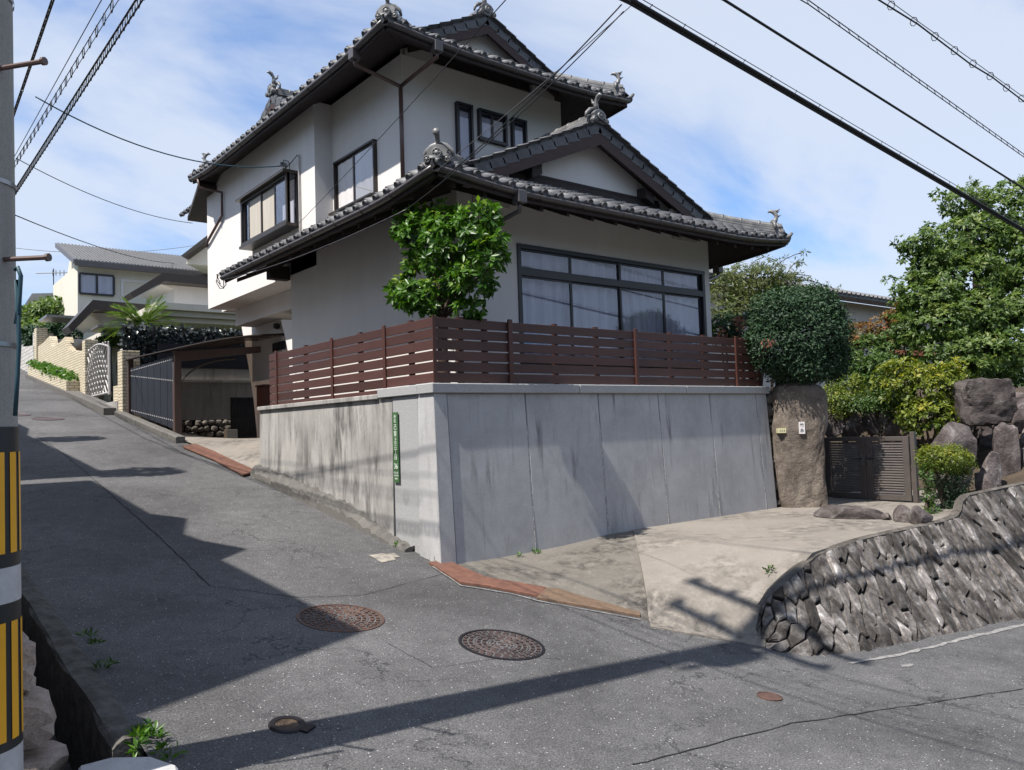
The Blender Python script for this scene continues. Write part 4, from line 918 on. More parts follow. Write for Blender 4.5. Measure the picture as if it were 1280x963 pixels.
# roofs ---------------------------------------------------------------
TW, TE = 0.265, 0.212
PROF = [(0.0, .036), (.06, .066), (.16, .078), (.27, .052), (.40, .012), (.56, .0), (.74, .006), (.90, .026), (1.03, .048)]
def tile_geo(kind):
    V = []; F = []; n = len(PROF); ln = TE*1.1180*1.13
    for yy, dz in ((-0.012, 0.012), (ln, -0.012)):
        for u, z in PROF: V.append((u*TW, yy, z+dz+0.01))
    for u, z in PROF: V.append((u*TW, -0.012, z+0.012-(0.018 if kind == 'field' else 0.0)))
    if kind == 'eave':
        for u, z in PROF: V.append((u*TW, -0.016, -0.030+0.3*z))
    for i in range(n-1): F.append((i, i+1, n+i+1, n+i)); F.append((i+1, i, 2*n+i, 2*n+i+1))
    if kind == 'eave':
        for i in range(n-1): F.append((2*n+i+1, 2*n+i, 3*n+i, 3*n+i+1))
        o = len(V); m = 10
        for yy, r_ in ((0.03, .046), (-0.05, .047), (-0.05, .034), (-0.04, .032)):
            for k in range(m): a = 2*math.pi*k/m; V.append((0.13*TW+r_*math.cos(a), yy, 0.034+r_*math.sin(a)))
        for r_ in range(3):
            for k in range(m): F.append((o+r_*m+k, o+r_*m+(k+1) % m, o+(r_+1)*m+(k+1) % m, o+(r_+1)*m+k))
        F.append(tuple(o+3*m+k for k in range(m)))
    return np.array(V), F
TG = {k: tile_geo(k) for k in ('field', 'eave')}
TM = {}
for k, (V, F) in TG.items():
    TM[k] = MB().add(V, F).mesh('tile_'+k, True); TM[k].materials.append(MATS['roof_tile'])
NT = [0]
def slope(parent, p0, e, up, length, nrow, sl, inside, lift, indiv):
    e = np.array(e, float); up = np.array(up, float); sv = up+np.array([0, 0, sl]); sv /= np.linalg.norm(sv); n = np.cross(e, sv); flip = n[2] < 0
    AV = []; AF = []; off = 0; nc = int(round(length/TW)); tw = length/nc
    for j in range(nrow):
        for i in range(nc):
            c = np.array(p0)+e*((i+0.5)*tw)+up*(j+0.5)*TE
            if not inside(c[0], c[1]): continue
            kind = 'eave' if j == 0 else 'field'
            org = np.array(p0)+e*(i*tw if not flip else (i+1)*tw)+up*j*TE; org[2] = p0[2]+sl*j*TE
            ee = e if not flip else -e; nn = np.cross(ee, sv)
            la = lift(org[0], org[1]); lb = lift(*(org+ee*tw)[:2]); org[2] += la; ex = ee*tw+np.array([0, 0, lb-la]); ex = ex/TW
            M = np.stack([ex, sv, nn], 1)
            if indiv(i, j, c):
                o = bpy.data.objects.new('roof_tile', TM[kind]); C.objects.link(o); o.parent = parent
                o.matrix_basis = Matrix([[*M[r_], org[r_]] for r_ in range(3)]+[[0, 0, 0, 1]]); NT[0] += 1
            else:
                V, F = TG[kind]; AV.append(V@M.T+org); AF += [tuple(x+off for x in f) for f in F]; off += len(V)
    if AV:
        me = bpy.data.meshes.new('roof_tiles'); me.from_pydata([tuple(x) for x in np.concatenate(AV)], [], AF); me.update(); me.polygons.foreach_set('use_smooth', [True]*len(me.polygons))
        stuff(link('roof_tiles', me, 'roof_tile', parent))
def deck(parent, polys, mat='dark_wood', th=0.07):
    m = MB()
    for p in polys: m.prism([np.array(q)-(0, 0, th+0.005) for q in p], (0, 0, th))
    return m.build('roof_deck', mat, parent)
def ridge(parent, pts, layers=3, w=0.15, lift0=0.0, cap=True):
    """stacked flat tiles along a polyline with round cap tiles on top"""
    P = [np.array(p, float) for p in pts]; seg = []
    for a, b in zip(P[:-1], P[1:]):
        n = max(1, int(round(np.linalg.norm(b-a)/0.26)))
        for i in range(n): seg.append((a+(b-a)*i/n, a+(b-a)*(i+1)/n))
    m = MB(); rr = random.Random(len(seg))
    for a, b in seg:
        d = (b-a)/np.linalg.norm(b-a); s_ = np.cross(d, (0, 0, 1)); s_ /= np.linalg.norm(s_); u = np.cross(s_, d)
        for k in range(layers):
            ww = w-0.012*k+rr.uniform(-.004, .004); z0 = lift0+k*0.042; q = a+d*0.006*rr.random()
            m.add([q+s_*ww+u*(z0-0.004), q-s_*ww+u*(z0-0.004), b-s_*ww+u*(z0-0.004), b+s_*ww+u*(z0-0.004), q+s_*(ww-.006)+u*(z0+.030), q-s_*(ww-.006)+u*(z0+.030), b-s_*(ww-.006)+u*(z0+.030), b+s_*(ww-.006)+u*(z0+.030)],
                  [(0, 3, 2, 1), (4, 5, 6, 7), (0, 1, 5, 4), (1, 2, 6, 5), (2, 3, 7, 6), (3, 0, 4, 7)])
            m.add([q+s_*(ww-.035)+u*(z0+.028), q-s_*(ww-.035)+u*(z0+.028), b-s_*(ww-.035)+u*(z0+.028), b+s_*(ww-.035)+u*(z0+.028), q+s_*(ww-.035)+u*(z0+.042), q-s_*(ww-.035)+u*(z0+.042), b-s_*(ww-.035)+u*(z0+.042), b+s_*(ww-.035)+u*(z0+.042)],
                  [(0, 1, 5, 4), (1, 2, 6, 5), (2, 3, 7, 6), (3, 0, 4, 7)])
    m.build('ridge_courses', 'ridge_tile', parent)
    if cap:
        for a, b in seg:
            d = (b-a)/np.linalg.norm(b-a); s_ = np.cross(d, (0, 0, 1)); s_ /= np.linalg.norm(s_); u = np.cross(s_, d); V = []; F = []; z0 = lift0+layers*0.042-0.01
            for t_, r_ in ((0.0, .082), (0.10, .082), (0.11, .072), (1.02, .072)):
                for k in range(7): an_ = math.pi*k/6; V.append(a+(b-a)*t_+s_*r_*math.cos(an_)+u*(z0+r_*math.sin(an_)*0.9))
            for i in range(3):
                for k in range(6): F.append((i*7+k, i*7+k+1, (i+1)*7+k+1, (i+1)*7+k))
            F.append(tuple(range(7))); F.append(tuple(21+k for k in range(7)))
            MB().add(V, F).build('cap_tile', 'ridge_tile', parent, True)
def frame_dir(d):
    d = np.array(d, float); d[2] = 0; d /= np.linalg.norm(d); s_ = np.cross(d, (0, 0, 1)); return d, s_, np.array([0, 0, 1.0])
def ornament(parent, c, d, sc=1.0, kind='crest'):
    """ridge-end tile: shouldered plate with discs, scrolls and an upright finial"""
    d, s_, u = frame_dir(d); c = np.array(c, float)
    def P(a, b, h): return c+sc*(d*a+s_*b+u*h)
    m = MB(); prof = [(-.17, 0), (-.20, .06), (-.15, .13), (-.17, .18), (-.10, .25), (0, .28), (.10, .25), (.17, .18), (.15, .13), (.20, .06), (.17, 0)]
    m.prism([P(0.02, b, h) for b, h in prof], sc*d*0.09)
    root = m.build('ridge_ornament', 'ridge_tile', parent, False, 0.008*sc)
    R3 = np.stack([s_, u, d], 1)
    for b, h, r_ in ((0, .14, .075), (-.15, .05, .055), (.15, .05, .055)):
        q = MB(); q.lathe([(0.001, .035), (r_*.45, .035), (r_*.5, .022), (r_*.78, .022), (r_*.82, .036), (r_, .03), (r_, -.03)], P(0.11, b, h), 16, M=R3*sc)
        for k in range(6):
            a = k*math.pi/3; q.lathe([(0.001, .036), (.013, .03), (.014, .02)], P(0.11, b+r_*.62*math.cos(a), h+r_*.62*math.sin(a)), 6, M=R3*sc)
        q.build('crest_disc', 'ridge_tile', root, True)
    q = MB()
    q.tube([P(-.06, b, h) for b, h in ((-.23, .12), (-.2, .22), (-.11, .30), (0, .33), (.11, .30), (.2, .22), (.23, .12))], [sc*x for x in (.02, .035, .042, .048, .042, .035, .02)], 8); q.build('hood', 'ridge_tile', root, True)
    if kind == 'crest':
        q = MB(); q.tube([P(-.02, 0, .28), P(.0, 0, .34), P(.03, 0, .40), P(.07, 0, .44), P(.12, 0, .455)], [sc*x for x in (.04, .038, .038, .042, .045)], 10); q.lathe([(0.001, .02), (.05, .02), (.058, 0), (.05, -.02)], P(.125, 0, .455), 12, M=R3*sc); q.build('finial', 'ridge_tile', root, True)
    elif kind == 'tail':
        q = MB(); q.tube([P(-.35, 0, .10), P(-.22, 0, .22), P(-.10, 0, .27), P(.0, 0, .34), P(.03, 0, .44), P(-.02, 0, .53), P(-.10, 0, .56), P(-.15, 0, .53)], [sc*x for x in (.055, .06, .055, .05, .045, .05, .038, .012)], 8)
        for a, h in ((.04, .50), (.07, .42), (.06, .55)): q.tube([P(a-.04, 0, h), P(a+.05, 0, h+.04)], [sc*.035, sc*.006], 6)
        q.build('finial', 'ridge_tile', root, True)
        q = MB(); q.tube([P(.05, 0, -.05), P(.18, 0, -.045), P(.28, 0, -.01), P(.34, 0, .06)], [sc*x for x in (.05, .05, .045, .03)], 8); q.build('corner_tip', 'ridge_tile', root, True)
    elif kind == 'bird':
        q = MB(); q.tube([P(0, 0, .27), P(0, 0, .38), P(.01, 0, .46), P(.06, 0, .53), P(.12, 0, .56), P(.17, 0, .53)], [sc*x for x in (.06, .05, .035, .045, .04, .008)], 8); q.tube([P(0, 0, .40), P(-.08, 0, .46), P(-.11, 0, .54)], [sc*.035, sc*.03, sc*.01], 6); q.build('finial', 'ridge_tile', root, True)
    return root
def verge(parent, a, b, outn, n=None):
    """overlapping edge tiles down a gable rake from a (apex) to b (foot)"""
    a = np.array(a, float); b = np.array(b, float); n = n or int(np.linalg.norm(b-a)/0.235); outn = np.array(outn, float); d = (b-a)/np.linalg.norm(b-a); up = np.cross(d, outn); up = up if up[2] > 0 else -up; ln = np.linalg.norm(b-a)/n
    for i in range(n):
        q = a+d*ln*i; hgt = 0.0
        m = MB(); V = []
        for t_, dz in ((0.0, -0.012), (ln*1.10, 0.022)):
            for o_, h in ((-.24, .055), (-.12, .065), (-.03, .085), (.035, .075), (.05, .03), (.05, -.085), (.03, -.085), (.02, .03)): V.append(q+d*t_+outn*o_+up*(h+dz))
        m.add(V, [(k, (k+1) % 8, 8+(k+1) % 8, 8+k) for k in range(8)]+[tuple(range(8))[::-1], tuple(range(8, 16))]); m.build('verge_tile', 'roof_tile', parent)
def gutter(parent, pts, r_=0.055):
    P = [np.array(p, float) for p in pts]; V = []; F = []; n = 8
    for i, p in enumerate(P):
        t_ = P[min(i+1, len(P)-1)]-P[max(i-1, 0)]; t_ /= np.linalg.norm(t_); s_ = np.cross(t_, (0, 0, 1)); s_ /= np.linalg.norm(s_)
        for rr in (r_, r_*0.88):
            for k in range(n+1): a = math.pi+math.pi*k/n; V.append(p+s_*rr*math.cos(a)+np.array([0, 0, rr*math.sin(a)]))
    m = 2*(n+1)
    for i in range(len(P)-1):
        for k in range(n): a = i*m+k; F.append((a, a+1, a+1+m, a+m)); a += n+1; F.append((a+1, a, a+m, a+1+m))
        for k in (0, n): a = i*m+k; F.append((a, a+n+1, a+n+1+m, a+m))
    for e in (0, len(P)-1):
        for k in range(n): a = e*m+k; F.append((a, a+1, a+n+2, a+n+1))
    g = MB().add(V, F).build('gutter', 'gutter', parent, True)
    k = 0.35; d = 0
    for a, b in zip(P[:-1], P[1:]):
        l = np.linalg.norm(b-a)
        while d < l:
            q = a+(b-a)*d/l; t_ = (b-a)/l; s_ = np.cross(t_, (0, 0, 1)); s_ /= np.linalg.norm(s_)
            MB().tube([q+s_*(r_+.004)*math.cos(x)+np.array([0, 0, (r_+.004)*math.sin(x)-0.002]) for x in np.linspace(math.pi, 2*math.pi, 7)], 0.006, 4).build('gutter_hook', 'gutter', g); d += 0.75
        d -= l
    return g
def mk_lift(cs, h=0.12, r_=1.7):
    def f(x, y):
        s_ = 0
        for cx, cy in cs: s_ = max(s_, max(0.0, 1-math.hypot(x-cx, y-cy)/r_))
        return h*s_*s_
    return f
def grid_pts(a, b, n, lift, dz=0.0): return [np.array([x, y, z+lift(x, y)+dz]) for x, y, z in (np.array(a)+(np.array(b)-np.array(a))*k for k in np.linspace(0, 1, n))]
def eave_board(parent, a, b, lift, n=16, h=0.11):
    P = grid_pts(a, b, n, lift); d = (P[1]-P[0]); nx = np.array([d[1], -d[0], 0]); nx /= np.linalg.norm(nx); V = []; F = []
    for p in P: V += [p, p-(0, 0, h), p+nx*0.03-(0, 0, h), p+nx*0.03]
    for i in range(n-1):
        for k in range(4): q = i*4+k; r_ = i*4+(k+1) % 4; F.append((q, r_, r_+4, q+4))
    return MB().add(V, F).build('eave_board', 'dark_wood', parent)
def lifted_deck(parent, corner, ex, ey, nx, ny, zf, lift, keep, mat='dark_wood', th=0.06):
    xs = np.linspace(corner[0], corner[0]+ex, nx+1); ys = np.linspace(corner[1], corner[1]+ey, ny+1); m = MB()
    for dz in (-0.012, -th-0.012):
        V = [(x, y, zf(x, y)+lift(x, y)+dz) for y in ys for x in xs]; F = []
        for j in range(ny):
            for i in range(nx):
                if keep(0.5*(xs[i]+xs[i+1]), 0.5*(ys[j]+ys[j+1])): a = j*(nx+1)+i; F.append((a, a+1, a+nx+2, a+nx+1))
        m.add(V, F)
    return m.build('roof_deck', mat, parent)

# lower roof
LX0, LX1, LY0, S1, ZE = 5.08, 12.06, 7.58, 0.45, 4.49
LRX = 0.5*(LX0+LX1); LRZ = ZE+S1*(LRX-LX0)
lr = MB().box(LRX-0.05, LRX+0.05, 8.6, 10.33, LRZ-0.2, LRZ-0.05).build('lower_roof', 'dark_wood', hs)
liftL = mk_lift([(LX0, LY0), (LX1, LY0)])
GY0 = 8.42; SKY = 8.84                                  # gable overhang, gable wall
def zl(x, y): return ZE+S1*min(x-LX0, LX1-x, (y-LY0) if y < SKY else 99)
def in_left(x, y):
    if x > LRX: return False
    if y < GY0: return (y-LY0) > (x-LX0)-0.05
    if y > UYF-0.02 and x > (UX2 if y < 12.69 else UX1)-0.02: return False
    if y < SKY and x < 6.1: return True
    return True
nleft = int((LRX-LX0)/TE)+1
slope(lr, (LX0-0.05, LY0-0.05, ZE+0.02), (0, 1, 0), (1, 0, 0), 6.95, nleft, S1, in_left, liftL, lambda i, j, c: j == 0)
slope(lr, (LX0-0.05, LY0-0.05, ZE+0.02), (1, 0, 0), (0, 1, 0), LX1-LX0+0.1, 6, S1, lambda x, y: (y-LY0) < (x-LX0)+0.06 and (y-LY0) < (LX1-x)+0.06, liftL, lambda i, j, c: True)
slope(lr, (LX1+0.05, LY0-0.05, ZE+0.02), (0, 1, 0), (-1, 0, 0), 6.3, nleft, S1, lambda x, y: x > LRX and (y > GY0 or (y-LY0) > (LX1-x)-0.05) and not (y > UYF and x < UXR), liftL, lambda i, j, c: False)
lifted_deck(lr, (LX0, LY0), LX1-LX0, 6.3, 56, 50, zl, liftL, lambda x, y: not (y > UYF and UX2 < x < UXR) and not (abs(y-SKY) < 0.13 and 6.2 < x < 10.9))
V = [(LX0, 13.88, ZE-0.07), (UX1, 13.88, ZE-0.07+S1*.92), (UX1, 14.46, ZE-0.07+S1*.92), (LX0, 14.46, ZE-0.07)]
MB().prism(V, (0, 0, 0.06)).build('roof_deck', 'dark_wood', lr)
MB().box(5.62, 5.998, 13.77, 13.95, 4.40, 4.64).build('eave_beam', 'dark_wood', lr)
for a, b in (((LX0, LY0, ZE), (LX1, LY0, ZE)), ((LX0, 14.46, ZE), (LX0, LY0, ZE)), ((LX1, LY0, ZE), (LX1, 13.8, ZE))): eave_board(lr, a, b, liftL)
gutter(lr, grid_pts((LX0-0.06, 14.46, ZE-0.01), (LX0-0.06, LY0-0.05, ZE-0.01), 24, liftL)); gutter(lr, grid_pts((LX0-0.02, LY0-0.06, ZE-0.01), (LX1-0.0, LY0-0.06, ZE-0.01), 24, liftL)); gutter(lr, grid_pts((LX1+0.06, LY0, ZE-0.01), (LX1+0.06, 13.8, ZE-0.01), 16, liftL))
# rafters under the eaves
for x in np.arange(LX0+0.25, LX1-0.1, 0.45): MB().prism([(x, LY0+0.05, ZE-0.16+liftL(x, LY0)), (x+0.05, LY0+0.05, ZE-0.16+liftL(x, LY0)), (x+0.05, YF, ZE+0.23), (x, YF, ZE+0.23)], (0, 0, 0.07)).build('rafter', 'dark_wood', lr)
for y in np.arange(LY0+0.6, 14.3, 0.45): MB().prism([(LX0+0.05, y, ZE-0.16+liftL(LX0, y)), (LX0+0.05, y+0.05, ZE-0.16+liftL(LX0, y)), (XL, y+0.05, ZE+0.23), (XL, y, ZE+0.23)], (0, 0, 0.07)).build('rafter', 'dark_wood', lr)
for (cx, cy, hx_, hy_) in ((LX0, LY0, 1, 1), (LX1, LY0, -1, 1)):
    P = [np.array([cx+hx_*k*1.16, cy+hy_*k*1.16, ZE+S1*k*1.16+0.04+liftL(cx+hx_*k*1.16, cy+hy_*k*1.16)]) for k in np.linspace(0.08, 1, 6)]
    ridge(lr, P, 4, 0.15); ornament(lr, P[0]+(0, 0, 0.0), (-hx_, -hy_, 0), 0.78, 'crest' if hx_ > 0 else 'tail')
ridge(lr, [(LRX, GY0+0.05, LRZ+0.03), (LRX, UYF, LRZ+0.03)], 4, 0.16); ornament(lr, (LRX, GY0+0.02, LRZ+0.05), (0, -1, 0), 0.78, 'bird')
def gable(parent, apex, footl, footr, outn, depth, barge_h=0.27, infill=0.62):
    """bargeboards, plaster triangle, trim beam and side infills of a gable"""
    ap, fl, fr_ = (np.array(q, float) for q in (apex, footl, footr)); outn = np.array(outn, float); dz = np.array([0, 0, barge_h])
    for f_ in (fl, fr_):
        MB().prism([ap-(0, 0, .02), f_-(0, 0, .02), f_-dz*0.82, ap-dz], outn*0.045).build('bargeboard', 'barge_wood', parent)
        verge(parent, ap, f_, outn)
        MB().prism([ap-(0, 0, .06)-outn*depth, f_-(0, 0, .06)-outn*depth, f_-(0, 0, .06), ap-(0, 0, .06)], (0, 0, 0.05)).build('gable_soffit', 'dark_wood', parent)
    mid = 0.5*(fl+fr_); mid[2] = min(fl[2], fr_[2])
    MB().prism([ap-outn*depth-(0, 0, .05), fl-outn*depth-(0, 0, .05), fl-outn*depth-(0, 0, .6), fr_-outn*depth-(0, 0, .6), fr_-outn*depth-(0, 0, .05)], outn*0.05).build('gable_wall', 'stucco', parent)
    hz = (fr_-fl)/np.linalg.norm(fr_-fl); W = np.linalg.norm(fr_-fl)
    for z0, z1, o_ in ((0.05, 0.16, 0.10), (-0.14, 0.045, 0.06), (0.175, 0.215, 0.075)):
        a = fl+hz*W*0.16-outn*depth; b = fr_-hz*W*0.16-outn*depth
        MB().prism([a+(0, 0, z0), b+(0, 0, z0), b+(0, 0, z1), a+(0, 0, z1)], outn*o_).build('gable_beam', 'dark_wood', parent)
    for f_, sg_ in ((fl, 1), (fr_, -1)):
        a = f_-outn*0.06; tp = ap-outn*0.06; k = infill/ (W*0.5)
        q = a+(tp-a)*k
        MB().prism([a-(0, 0, .1), q-(0, 0, .2), np.array([q[0], q[1], a[2]-.42]), a-(0, 0, .42)], -outn*0.05).build('gable_infill', 'stucco_grey', parent)
        MB().prism([q+(tp-q)*.25-(0, 0, barge_h-.05), q+(tp-q)*.36-(0, 0, barge_h-.05), q+(tp-q)*.36-(0, 0, barge_h+.12), q+(tp-q)*.25-(0, 0, barge_h+.12)], -outn*(depth-.1)).build('purlin_end', 'dark_wood', parent)
zf_ = lambda x: ZE+S1*(x-LX0)
gable(lr, (LRX, GY0, LRZ+0.0), (6.25, GY0, zf_(6.25)), (LX1-1.17, GY0, zf_(6.25)), (0, -1, 0), SKY-GY0-0.12)

# upper roof
UX0, UXE, UY0, UY1, S2, ZU = 5.56, 10.33, 9.44, 17.75, 0.5, 7.13
URX = 0.5*(UX0+UXE); URZ = ZU+S2*(URX-UX0)
ur = MB().box(URX-0.05, URX+0.05, 10.5, 16.5, URZ-0.2, URZ-0.06).build('upper_roof', 'dark_wood', hs)
liftU = mk_lift([(UX0, UY0), (UXE, UY0), (UX0, UY1)], 0.10)
UGY, USK = 10.28, 10.62
def zu(x, y): return ZU+S2*min(x-UX0, UXE-x, (y-UY0) if y < USK else 99, UY1-y)
nu = int((URX-UX0)/TE)+1
slope(ur, (UX0-0.05, UY0-0.05, ZU+0.02), (0, 1, 0), (1, 0, 0), UY1-UY0+0.1, nu, S2, lambda x, y: x < URX and (y-UY0 > x-UX0-0.05 or y > UGY) and (UY1-y > x-UX0-0.05), liftU, lambda i, j, c: j == 0)
slope(ur, (UX0-0.05, UY0-0.05, ZU+0.02), (1, 0, 0), (0, 1, 0), UXE-UX0+0.1, 6, S2, lambda x, y: (y-UY0) < (x-UX0)+0.06 and (y-UY0) < (UXE-x)+0.06, liftU, lambda i, j, c: j < 2)
slope(ur, (UXE+0.05, UY0-0.05, ZU+0.02), (0, 1, 0), (-1, 0, 0), UY1-UY0+0.1, nu, S2, lambda x, y: x > URX and (y-UY0 > UXE-x-0.05 or y > UGY) and (UY1-y > UXE-x-0.05), liftU, lambda i, j, c: False)
slope(ur, (UX0-0.05, UY1+0.05, ZU+0.02), (1, 0, 0), (0, -1, 0), UXE-UX0+0.1, nu, S2, lambda x, y: (UY1-y) < (x-UX0)+0.06 and (UY1-y) < (UXE-x)+0.06, liftU, lambda i, j, c: False)
lifted_deck(ur, (UX0, UY0), UXE-UX0, UY1-UY0, 40, 60, zu, liftU, lambda x, y: not (abs(y-USK) < 0.14 and 6.4 < x < 9.5))
for a, b in (((UX0, UY0, ZU), (UXE, UY0, ZU)), ((UX0, UY1, ZU), (UX0, UY0, ZU)), ((UXE, UY0, ZU), (UXE, UY1, ZU))): eave_board(ur, a, b, liftU)
gutter(ur, grid_pts((UX0-0.06, UY1, ZU-0.01), (UX0-0.06, UY0-0.05, ZU-0.01), 24, liftU)); gutter(ur, grid_pts((UX0-0.02, UY0-0.06, ZU-0.01), (UXE, UY0-0.06, ZU-0.01), 20, liftU))
for (cx, cy, hx_, hy_, L_, kd) in ((UX0, UY0, 1, 1, 1.1, 'crest'), (UXE, UY0, -1, 1, 1.1, 'tail'), (UX0, UY1, 1, -1, 2.3, 'tail')):
    P = [np.array([cx+hx_*k*L_, cy+hy_*k*L_, ZU+S2*k*L_+0.04+liftU(cx+hx_*k*L_, cy+hy_*k*L_)]) for k in np.linspace(0.08, 1, 6)]
    ridge(ur, P, 4, 0.14); ornament(ur, P[0], (-hx_, -hy_, 0), 0.78, kd)
ridge(ur, [(URX, UGY+0.05, URZ+0.03), (URX, UY1-2.4, URZ+0.03)], 4, 0.15); ornament(ur, (URX, UGY+0.02, URZ+0.05), (0, -1, 0), 0.78, 'bird')
zg = lambda x: ZU+S2*(x-UX0)
gable(ur, (URX, UGY, URZ), (6.42, UGY, zg(6.42)), (UXE-0.86, UGY, zg(6.42)), (0, -1, 0), USK-UGY-0.12, 0.25, 0.5)
# side gable of the upper roof
DY, DX, DZ = 14.62, 6.08, 8.06; dh = 1.35
MB().prism([(DX, DY, DZ), (DX, DY-dh, DZ-S2*dh), (7.9, DY-dh*0.2, DZ-S2*dh*0.2), (7.9, DY, DZ)], (0, 0, 0.05)).build('roof_deck', 'roof_tile', ur)
MB().prism([(DX, DY, DZ), (DX, DY+dh, DZ-S2*dh), (7.9, DY+dh*0.2, DZ-S2*dh*0.2), (7.9, DY, DZ)], (0, 0, 0.05)).build('roof_deck', 'roof_tile', ur)
gable(ur, (DX, DY, DZ), (DX, DY-dh, DZ-S2*dh), (DX, DY+dh, DZ-S2*dh), (-1, 0, 0), 0.25, 0.2, 0.35)
ridge(ur, [(DX+0.05, DY, DZ+0.06), (7.9, DY, DZ+0.06)], 3, 0.14); ornament(ur, (DX+0.02, DY, DZ+0.06), (-1, 0, 0), 0.8, 'bird')
# rear wing eave beyond the main roof
q = [(5.6, 17.6, 7.02), (6.25, 20.5, 7.02), (9.5, 20.5, 7.02), (9.5, 17.6, 7.02)]
MB().prism(q, (0, 0, 0.1)).build('rear_eave', 'dark_wood', ur)
slope(ur, (6.15, 17.7, 7.14), (0, 1, 0), (1, 0, 0), 2.9, 5, S2, lambda x, y: True, lambda x, y: 0, lambda i, j, c: False)
MB().box(6.9, 9.5, 18.28, 20.0, 4.7, 7.02).build('rear_wall', 'stucco', hs)
# downpipes
def pipe(pts, r_=0.03, mat='downpipe', par=hs): MB().tube(pts, r_, 10).build('downpipe', mat, par, True)
hop = lambda x, y, z, par: MB().prism([(x-.07, y-.07, z), (x+.07, y-.07, z), (x+.07, y+.07, z), (x-.07, y+.07, z)], (0, 0, 0.16)).build('rain_hopper', 'gutter', par, False, 0.01)
pc = (UX2-0.05, UYF-0.05)
hop(UX0-0.06, 10.25, ZU-0.14, ur); hop(6.35, UY0-0.06, ZU-0.14, ur)
pipe([(UX0-0.06, 10.25, ZU-0.12), (UX0-0.06, 10.25, ZU-0.2), (pc[0], pc[1], 6.80), (pc[0], pc[1], 6.7)]); pipe([(6.35, UY0-0.06, ZU-0.12), (6.35, UY0-0.06, ZU-0.2), (pc[0], pc[1], 6.80)]); pipe([(pc[0], pc[1], 6.82), (pc[0], pc[1], 5.3)], 0.033)
pipe([(UX0-0.06, 17.3, ZU-0.03), (UX0-0.04, 17.3, ZU-0.2), (5.95, 17.15, 6.85), (5.95, 17.15, 6.35), (5.95, 18.1, 5.98), (5.98, 18.3, 5.9)], 0.03)
hop(6.25, LY0-0.06, ZE-0.15, lr); pipe([(6.25, LY0-0.06, ZE-0.1), (6.25, LY0-0.05, ZE-0.24), (6.2, 8.3, 4.15), (6.2, 8.46, 4.05)], 0.03, 'gutter')
pipe([(LX1+0.06, 9.0, ZE-0.05), (LX1+0.06, 9.0, ZE-0.25), (11.3, 8.62, 4.02), (11.25, 8.6, 3.9), (11.25, 8.6, 2.0)], 0.032, 'gutter'); hop(LX1+0.06, 9.0, ZE-0.2, lr)
m = MB(); m.box(5.955, 5.985, 13.25, 13.275, 5.0, 6.55); m.build('conduit', 'white_iron', hs)
# ------------------------------------------------------------------ service wires to the house
def drop(a, b, sag, r_, mat, label):
    return tag(MB().tube(catenary(a, b, sag, 18), r_, 5).build('service_wire', mat, None, True), label, 'wire')
jn = ony(777, 6, py)
e0 = onx(508, 262, 5.0); e1 = np.array([5.0, 14.45, 4.42])
drop(jn, onx(556, 222, 5.02), 0.05, 0.006, 'cable', 'black service wire from the cable joint to the lower roof corner')
drop(jn+(0.02, 0, -0.05), e0, 0.08, 0.005, 'cable', 'second service wire ending under the lower left gutter')
tag(MB().tube([e0+(e1-e0)*t+np.array([0, 0, -0.25*4*t*(1-t)*0.35]) for t in np.linspace(0, 1, 14)], 0.005, 5).build('service_wire', 'wire_grey', None, True), 'grey wire strung along below the lower left gutter', 'wire')
drop(ony(797, 0, py), onx(545, 214, 5.02), 0.03, 0.004, 'wire_grey', 'thin grey wire rising past the gable to the roadside cable')
drop(ony(635, -3, py), onx(361, 292, 5.98), 0.03, 0.004, 'cable', 'hair thin wire crossing the upper corner to the bay window wall')
wa = onx(44, 121, 1.9); wb = np.array([5.96, 13.9, 6.53])
drop(wa, wb, 0.35, 0.011, 'cable_teal', 'teal service cable sagging to the bracket by the bay window')
br_ = thing('cable_bracket', (5.95, 13.7, 6.5), 'loose loops of service cable at the wall bracket beside the bay window', 'cable')
MB().tube([(5.93, 13.9, 6.53), (5.9, 13.75, 6.58), (5.92, 13.6, 6.52), (5.9, 13.5, 6.44), (5.92, 13.55, 6.36), (5.9, 13.75, 6.34), (5.9, 13.85, 6.40), (5.92, 13.5, 6.46), (5.95, 13.27, 6.55)], 0.008, 5).build('cable_loop', 'cable', br_, True)
MB().box(5.88, 5.99, 13.86, 13.9, 6.5, 6.58).build('bracket', 'steel', br_)
tl = thing('cable_coil', (5.0, 14.5, 4.4), 'tangle of black wire at the far end of the lower gutter', 'cable')
rs = random.Random(2); MB().tube([(5.0+rs.uniform(-.05, .05), 14.5+0.14*math.cos(k*0.9)+rs.uniform(-.05, .05), 4.42+0.14*math.sin(k*0.9)+rs.uniform(-.03, .03)) for k in range(18)], 0.008, 5).build('cable_loop', 'cable', tl, True)
drop(dep(20, 198, 14), np.array([6.4, 20.6, 7.0]), 0.2, 0.008, 'cable', 'black wire running to the rear eave of the house')
drop(dep(16, 268, 16), dep(232, 329, 40), 0.3, 0.012, 'cable', 'black wire running to the corrugated roof house')
drop(dep(-20, 305, 40), dep(262, 304, 44), 0.5, 0.012, 'wire_grey', 'thin pale wire far behind the corrugated roof house')
MB_ant = MB(); pa = dep(67, 362, 46); MB_ant.tube([pa-(0, 0, 0.4), pa+(0, 0, 1.2)], 0.03, 5); MB_ant.tube([dep(45, 342, 46), dep(84, 341, 46)], 0.025, 5)
for uu in (66, 70, 75, 80): MB_ant.tube([dep(uu, 338, 46), dep(uu, 345, 46)], 0.02, 4)
tag(MB_ant.build('roof_antenna', 'wire_grey'), 'thin television antenna beyond the far trees', 'antenna')

